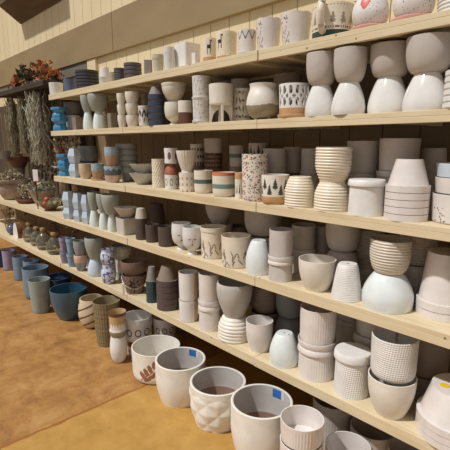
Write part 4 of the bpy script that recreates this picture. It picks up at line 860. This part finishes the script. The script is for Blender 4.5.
tag(m.build('display_panel', noisy('dark_panel', (62,50,36), (92,74,54), (1,1,.2)), bevel=.002), 'dark wooden back panel behind the hanging moss display', 'panel')
m = MB(); m.box(-5.85, -4.36, 1.66, 2.137, 2.135, 2.19)
tag(m.build('wall_ledge', wood_dk, bevel=.006), 'dark wooden ledge carrying autumn leaves above hanging moss', 'shelf')
for n, (x, y, z, s, rad, ms, lab) in enumerate([
    (-5.52, 1.80, 2.19, .09, .10, ('rust','orange','brown'), 'rust orange autumn leaf bunch, leftmost on the dark ledge'),
    (-5.12, 1.78, 2.19, .14, .115, ('green','green','brown'), 'dark green leaf bunch in the middle of the dark ledge'),
    (-4.68, 1.78, 2.19, .14, .125, ('orange','brown','rust'), 'orange brown autumn leaf bunch, rightmost on the dark ledge'),
    (-4.88, 1.99, 2.19, .12, .10, ('brown','rust','orange'), 'brown leaf bunch behind the dark green bunch on the ledge')]):
    o = tag(empty('leaf_bunch', (x, y, z)), lab, 'dried leaves')
    leaf_ball('foliage', o, (0,0,s*.95), rad, 110, .055, [leafm[q] for q in ms], 20+n, (1.35,.8,.9)); twigs('stems', o, (0,0,0), (0,0,s), 7, .10, .004, twig, 40+n, 0)
def moss(x, y, z0, z1, w, n, mat, seed, lab, A=1.):
    r = random.Random(seed); m = MB()
    for i in range(n):
        a = r.uniform(-1,1)*w; b = r.uniform(-.5,.5)*w; zz = z1+r.uniform(0, .5)*(z0-z1)*(abs(a)/w) ; P = []; ph = r.uniform(0, 6); am = r.uniform(.008, .022)*A; st = z0-r.uniform(0, .45)*(z0-z1)
        for s in range(9):
            t = s/8; P.append((a*(1-.25*t)+am*sin(ph+t*11), b*(1-.2*t)+am*cos(ph*1.7+t*9), (st+(zz-st)*t)))
        m.tube(P, .0042, 4, 0, .002)
    o = m.build('hanging_moss', mat, None, (x, y, 0)); return tag(o, lab, 'moss', 'bunches of hanging moss')
moss(-5.66, 1.76, 2.134, 1.42, .10, 150, leafm['moss'], 1, 'grey-green hanging moss bunch, leftmost under the dark ledge')
moss(-5.26, 1.76, 2.134, 1.46, .09, 140, leafm['moss'], 2, 'grey-green hanging moss bunch, second from left under the ledge')
moss(-4.80, 1.74, 2.134, 1.36, .12, 170, leafm['grey'], 3, 'paler tangled moss bunch hanging nearest the plywood shelves', 2.2)
m = MB(); m.tube([(0,0,0), (.004,0,.4), (-.006,.004,.9), (0,0,1.236)], .045, 14)
tag(m.build('moss_post', noisy('olive_moss', (72,64,38), (104,92,58), (1,1,1), .95, 40, bump=.8), None, (-5.84, 2.03, .898), smooth=60), 'olive moss-covered post rising behind the terracotta urns', 'post')
for n, (x, y, z, tip, k, sp, mt, lab) in enumerate([
    (-5.56, 1.99, .898, (.0,0,1.15), 40, .15, twig, 'brown dried branch bundle behind the moss, leftmost'),
    (-5.20, 1.99, .898, (.0,0,1.10), 44, .14, twigl, 'pale dried branch bundle in the middle of the display'),
    (-4.86, 1.99, .898, (.0,0,1.15), 50, .14, twigl, 'pale dried branch bundle near the left shelf end'),
    (-4.50, 1.985, .898, (.0,0,1.05), 40, .13, twig, 'brown dried branch bundle touching the left shelf end')]):
    o = tag(empty('branch_bundle', (x, y, z)), lab, 'branches', 'dried branch bundles'); twigs('branches', o, (0,0,0), tip, k, sp, .0055, mt, 60+n, 3, .3)
    leaf_ball('dried_leaves', o, (tip[0], 0, tip[2]*.55), .32, 330, .042, [leafm['grey'], leafm['tan'], leafm['moss'], leafm['brown']], 90+n, (.45,.18,1.5))
m = MB(); m.tube([(-4.62,1.72,1.96), (-4.58,1.71,1.82), (-4.50,1.70,1.70), (-4.38,1.70,1.62), (-4.28,1.71,1.57), (-4.20,1.72,1.50)], .013, 8, 0, .007); m.tube([(-4.62,1.72,1.96), (-4.63,1.73,2.05), (-4.62,1.74,2.1345)], .013, 8)
tag(m.build('hanging_branch', wood_dk, smooth=60), 'dark curved branch hanging from ledge beside the left shelf end', 'branch')
o = tag(empty('dried_flower_bunch', (-4.40, 1.83, .898)), 'dried flower bunch with dull red heads near the shelf end', 'dried flowers')
twigs('stems', o, (0,0,0), (-.02,0,.60), 12, .07, .004, twig, 71, 1, .6); leaf_ball('foliage', o, (-.02,0,.62), .08, 70, .035, [leafm['red'], leafm['brown'], leafm['sage']], 72)
gl, nt, p = new_mat('clear_smoky_glass'); p.inputs['Transmission Weight'].default_value = .92; p.inputs['Roughness'].default_value = .03; p.inputs['Base Color'].default_value = lin((216,212,196)); p.inputs['IOR'].default_value = 1.45
# urns and planters on the fourth shelf
tc1 = noisy('weathered_terracotta', (136,116,100), (172,152,134), (1,1,1), .85, 12); tc2 = noisy('dark_terracotta', (92,58,44), (128,84,66), (1,1,1), .85, 12)
def revolved(name, prof, mat, parent=None, loc=(0,0,0), n=40, smooth=45):
    m = MB(); m.lathe(prof, n); return m.build(name, mat, parent, loc, 0, smooth)
o = tag(empty('urn_planter', (-5.83, 1.755, .898)), 'large weathered terracotta urn with wide rim on fourth shelf, left', 'urn')
revolved('urn_body', [(.001,0),(.11,0),(.13,.02),(.165,.08),(.18,.15),(.172,.195),(.165,.205),(.205,.215),(.215,.235),(.212,.25),(.19,.25),(.185,.20),(.001,.19)], tc1, o)
leaf_ball('foliage', o, (.04,-.02,.285), .165, 300, .042, [leafm['sage'], leafm['grey'], leafm['tan']], 11, (1.1,.85,.5))
o = tag(empty('pedestal_planter', (-6.10, 1.93, .898)), 'dark terracotta planter on tall pedestal behind the weathered urn', 'urn')
revolved('pedestal', [(.001,0),(.09,0),(.08,.03),(.06,.1),(.055,.25),(.075,.38),(.001,.38)], tc1, o)
revolved('planter_bowl', [(.001,.3802),(.075,.3802),(.10,.42),(.11,.45),(.135,.46),(.15,.48),(.15,.525),(.135,.525),(.12,.47),(.001,.46)], tc2, o)
leaf_ball('foliage', o, (0,0,.55), .11, 110, .035, [leafm['tan'], leafm['rust'], leafm['brown']], 12, (1,.7,.35))
o = tag(empty('bowl_planter', (-4.97, 1.80, .898)), 'wide brown bowl planter of pale dried flowers, fourth shelf', 'planter')
revolved('planter_bowl', [(.001,0),(.07,0),(.10,.06),(.135,.15),(.145,.17),(.13,.17),(.09,.07),(.001,.03)], tc1, o); leaf_ball('foliage', o, (0,0,.21), .15, 260, .036, [leafm['sage'], leafm['grey'], leafm['moss']], 14, (1,1,.5))
o = tag(empty('trough_planter', (-5.32, 1.735, .898)), 'low brown trough of grey-white dried flower heads, fourth shelf', 'planter')
revolved('planter_bowl', [(.001,0),(.09,0),(.12,.045),(.115,.05),(.08,.02),(.001,.02)], tc2, o); leaf_ball('foliage', o, (0,0,.15), .135, 300, .03, [leafm['grey'], leafm['grey'], leafm['tan'], leafm['brown']], 15, (1.3,.75,.8))
o = tag(empty('price_card', (-4.735, 1.655, .898)), 'white price card with red edge on a stake, fourth shelf', 'sign')
m = MB(); m.box(-.004,.004,-.004,.004,0,.30); m.build('stake', wood_dk, o); m = MB(); m.box(-.03,.03,-.002,.002,.3002,.42); c = m.build('card', ceramic('WHITE'), o, (0,0,0), .6); m = MB(); m.box(-.03,.03,-.0022,.0022,.2902,.3000); m.build('card_edge', ceramic('RED'), o, (0,0,0), .6)
o = tag(empty('fruit_bowl', (-4.55, 1.715, .898)), 'wide shallow bowl of red and green fruit beside faceted pots', 'bowl')
revolved('bowl_foot', [(.001,0),(.045,0),(.06,.02),(.10,.052),(.094,.056),(.05,.025),(.001,.02)], tc2, o); revolved('glass_rim', [(.1005,.054),(.13,.115),(.126,.117),(.0965,.058)], gl, o)
balls = [(-.048,-.036,.072,'RED'),(.006,-.054,.072,'RED'),(-.002,0,.070,'RED'),(.055,-.02,.074,'GREENF'),(-.058,.022,.076,'GREENF'),(.03,.05,.074,'YELF'),(-.02,-.022,.116,'RED'),(-.022,.056,.075,'GREENF')]
C['GREENF'] = (120,140,84); C['YELF'] = (206,170,90)
nm = {'RED': 'red', 'GREENF': 'green', 'YELF': 'yellow'}
for x, y, z, c in balls:
    m = MB(); m.lathe([(.0005,-.026),(.012,-.024),(.022,-.013),(.026,0),(.022,.013),(.012,.022),(.004,.020),(.0005,.0185)], 16)
    tag(m.build('fruit', ceramic(c), None, (-4.55+x, 1.715+y, .898+z), smooth=60), nm[c]+' round fruit in the wide bowl beside faceted pots', 'fruit', nm[c]+' fruit in the bowl')
o = tag(empty('hanging_basket', (-6.0, 1.72, 1.40)), 'grey metal hanging basket at the far left edge', 'basket')
revolved('basket_body', [(.001,0),(.07,0),(.10,.10),(.105,.105),(.095,.105),(.065,.01),(.001,.01)], noisy('grey_zinc', (130,128,122), (170,168,160)), o)
for s in (-1, 1):
    m = MB(); m.tube([(s*.098,0,.1),(s*.06,0,.5),(0,0,.735)], .004, 6); m.build('strap', twigl, o)
# glass and dried things on the lowest shelf
cork = noisy('cork', (150,112,72), (190,150,106), (1,1,1), .9, 40)
for n, (x, y, r, h, lab) in enumerate([(-5.28, 1.73, .085, .20, 'clear glass bottle with cork, leftmost of four'), (-5.02, 1.72, .085, .19, 'clear glass bottle with cork, second of four'), (-4.78, 1.71, .090, .21, 'clear glass bottle with cork, third of four'), (-4.50, 1.72, .095, .20, 'clear round glass bottle nearest the lavender pots')]):
    o = tag(empty('glass_bottle', (x, y, .442)), lab+', lowest shelf', 'bottle', 'glass bottles on the lowest shelf')
    pr = [(.001,0),(r*.75,0),(r*.95,h*.15),(r,h*.38),(r*.9,h*.6),(r*.55,h*.8),(r*.34,h*.88),(r*.34,h),(r*.34-.005,h),(r*.34-.005,h*.87),(r*.55-.006,h*.78),(r*.9-.006,h*.59),(r-.006,h*.38),(r*.92,h*.16),(r*.72,.008),(.001,.008)]
    revolved('bottle_glass', pr, gl, o); revolved('cork', [(.001,h*.93),(r*.34-.0055,h*.93),(r*.34-.0052,h),(r*.42,h+.001),(r*.42,h*1.12),(.001,h*1.12)], cork, o, n=24)
o = tag(empty('wood_slice', (-5.62, 1.70, .442), .35), 'upright brown wood slice with white cut edge, lowest shelf', 'wood slice')
m = MB(); n = 28; v = []
for t in (-.03, .03):
    for k in range(n): a = pi*k/(n-1); v.append((.12*cos(a)*.75, t, .0+.19*sin(a)))
f = [tuple(range(n))[::-1], tuple(n+k for k in range(n))]+[(k, (k+1) % n, n+(k+1) % n, n+k) for k in range(n)]
m.add(v, f); m.build('bark', noisy('brown_bark', (110,76,50), (150,108,74), (1,1,1), .9, 20), o, (0,0,0), -.35, smooth=40)
m = MB(); m.add([(a*.96, -.0335+(b+.03)*.03, c*.96+.002) for a, b, c in v[:n]]+[(a*.96, -.0305, c*.96+.002) for a, b, c in v[:n]], f); m.build('cut_edge', ceramic('WHITE'), o, (0,0,0), -.35)
m = MB(); m.lathe([(.0005,0),(.03,.004),(.056,.03),(.065,.065),(.056,.10),(.03,.124),(.012,.13),(.012,.15),(.0005,.15)], 28)
tag(m.build('glass_float', ceramic('SLATE', None, True), None, (-5.86, 1.70, .442), smooth=60), 'bluish glazed ball beside the upright wood slice', 'ball')
for n, (x, y, lab) in enumerate([(-6.15, 1.75, 'tan dried grass bunch at the far left of the lowest shelf'), (-5.85, 1.95, 'tan dried grass bunch behind the bluish ball'), (-5.1, 1.97, 'brown dried grass bunch behind the corked bottles'), (-4.6, 1.97, 'brown dried grass bunch behind the round glass bottle')]):
    o = tag(empty('grass_bunch', (x, y, .442)), lab, 'dried grass', 'dried grass bunches on the lowest shelf')
    twigs('stems', o, (0,0,0), (0,0,.26), 26, .10, .003, [twigl, twigl, twig, twig][n], 130+n, 2); leaf_ball('seed_heads', o, (0,0,.26), .09, 80, .03, [leafm['tan'], leafm['brown']], 150+n)
# ================================================================== light, camera
SC.view_settings.view_transform = 'Standard'; SC.view_settings.look = 'None'; SC.view_settings.gamma = 1; SC.view_settings.use_curve_mapping = False
SC.view_settings.exposure = 0.
w = bpy.data.worlds.new('room_light'); SC.world = w; w.use_nodes = True
bg = w.node_tree.nodes['Background']; bg.inputs[0].default_value = (.98, .97, .96, 1); bg.inputs[1].default_value = .40
s = bpy.data.lights.new('sun', 'SUN'); s.energy = 3.35; s.color = (.98, .975, .96); s.angle = math.radians(2.2)
so = bpy.data.objects.new('sun', s); COL.objects.link(so); so.rotation_euler = mathutils.Vector((.34, 1., -1.52)).to_track_quat('-Z', 'Y').to_euler(); so.location = (-2, -3, 5)
cd = bpy.data.cameras.new('camera'); co = bpy.data.objects.new('camera', cd); COL.objects.link(co)
cd.sensor_width = 36; cd.lens = 433/450*36; cd.clip_start = .05
co.location = (0, 0, 1.58)
yaw, pitch = math.radians(47.18), math.radians(10.56)
fw = mathutils.Vector((-sin(yaw)*cos(pitch), cos(yaw)*cos(pitch), -sin(pitch)))
co.rotation_euler = fw.to_track_quat('-Z', 'Y').to_euler()
SC.camera = co
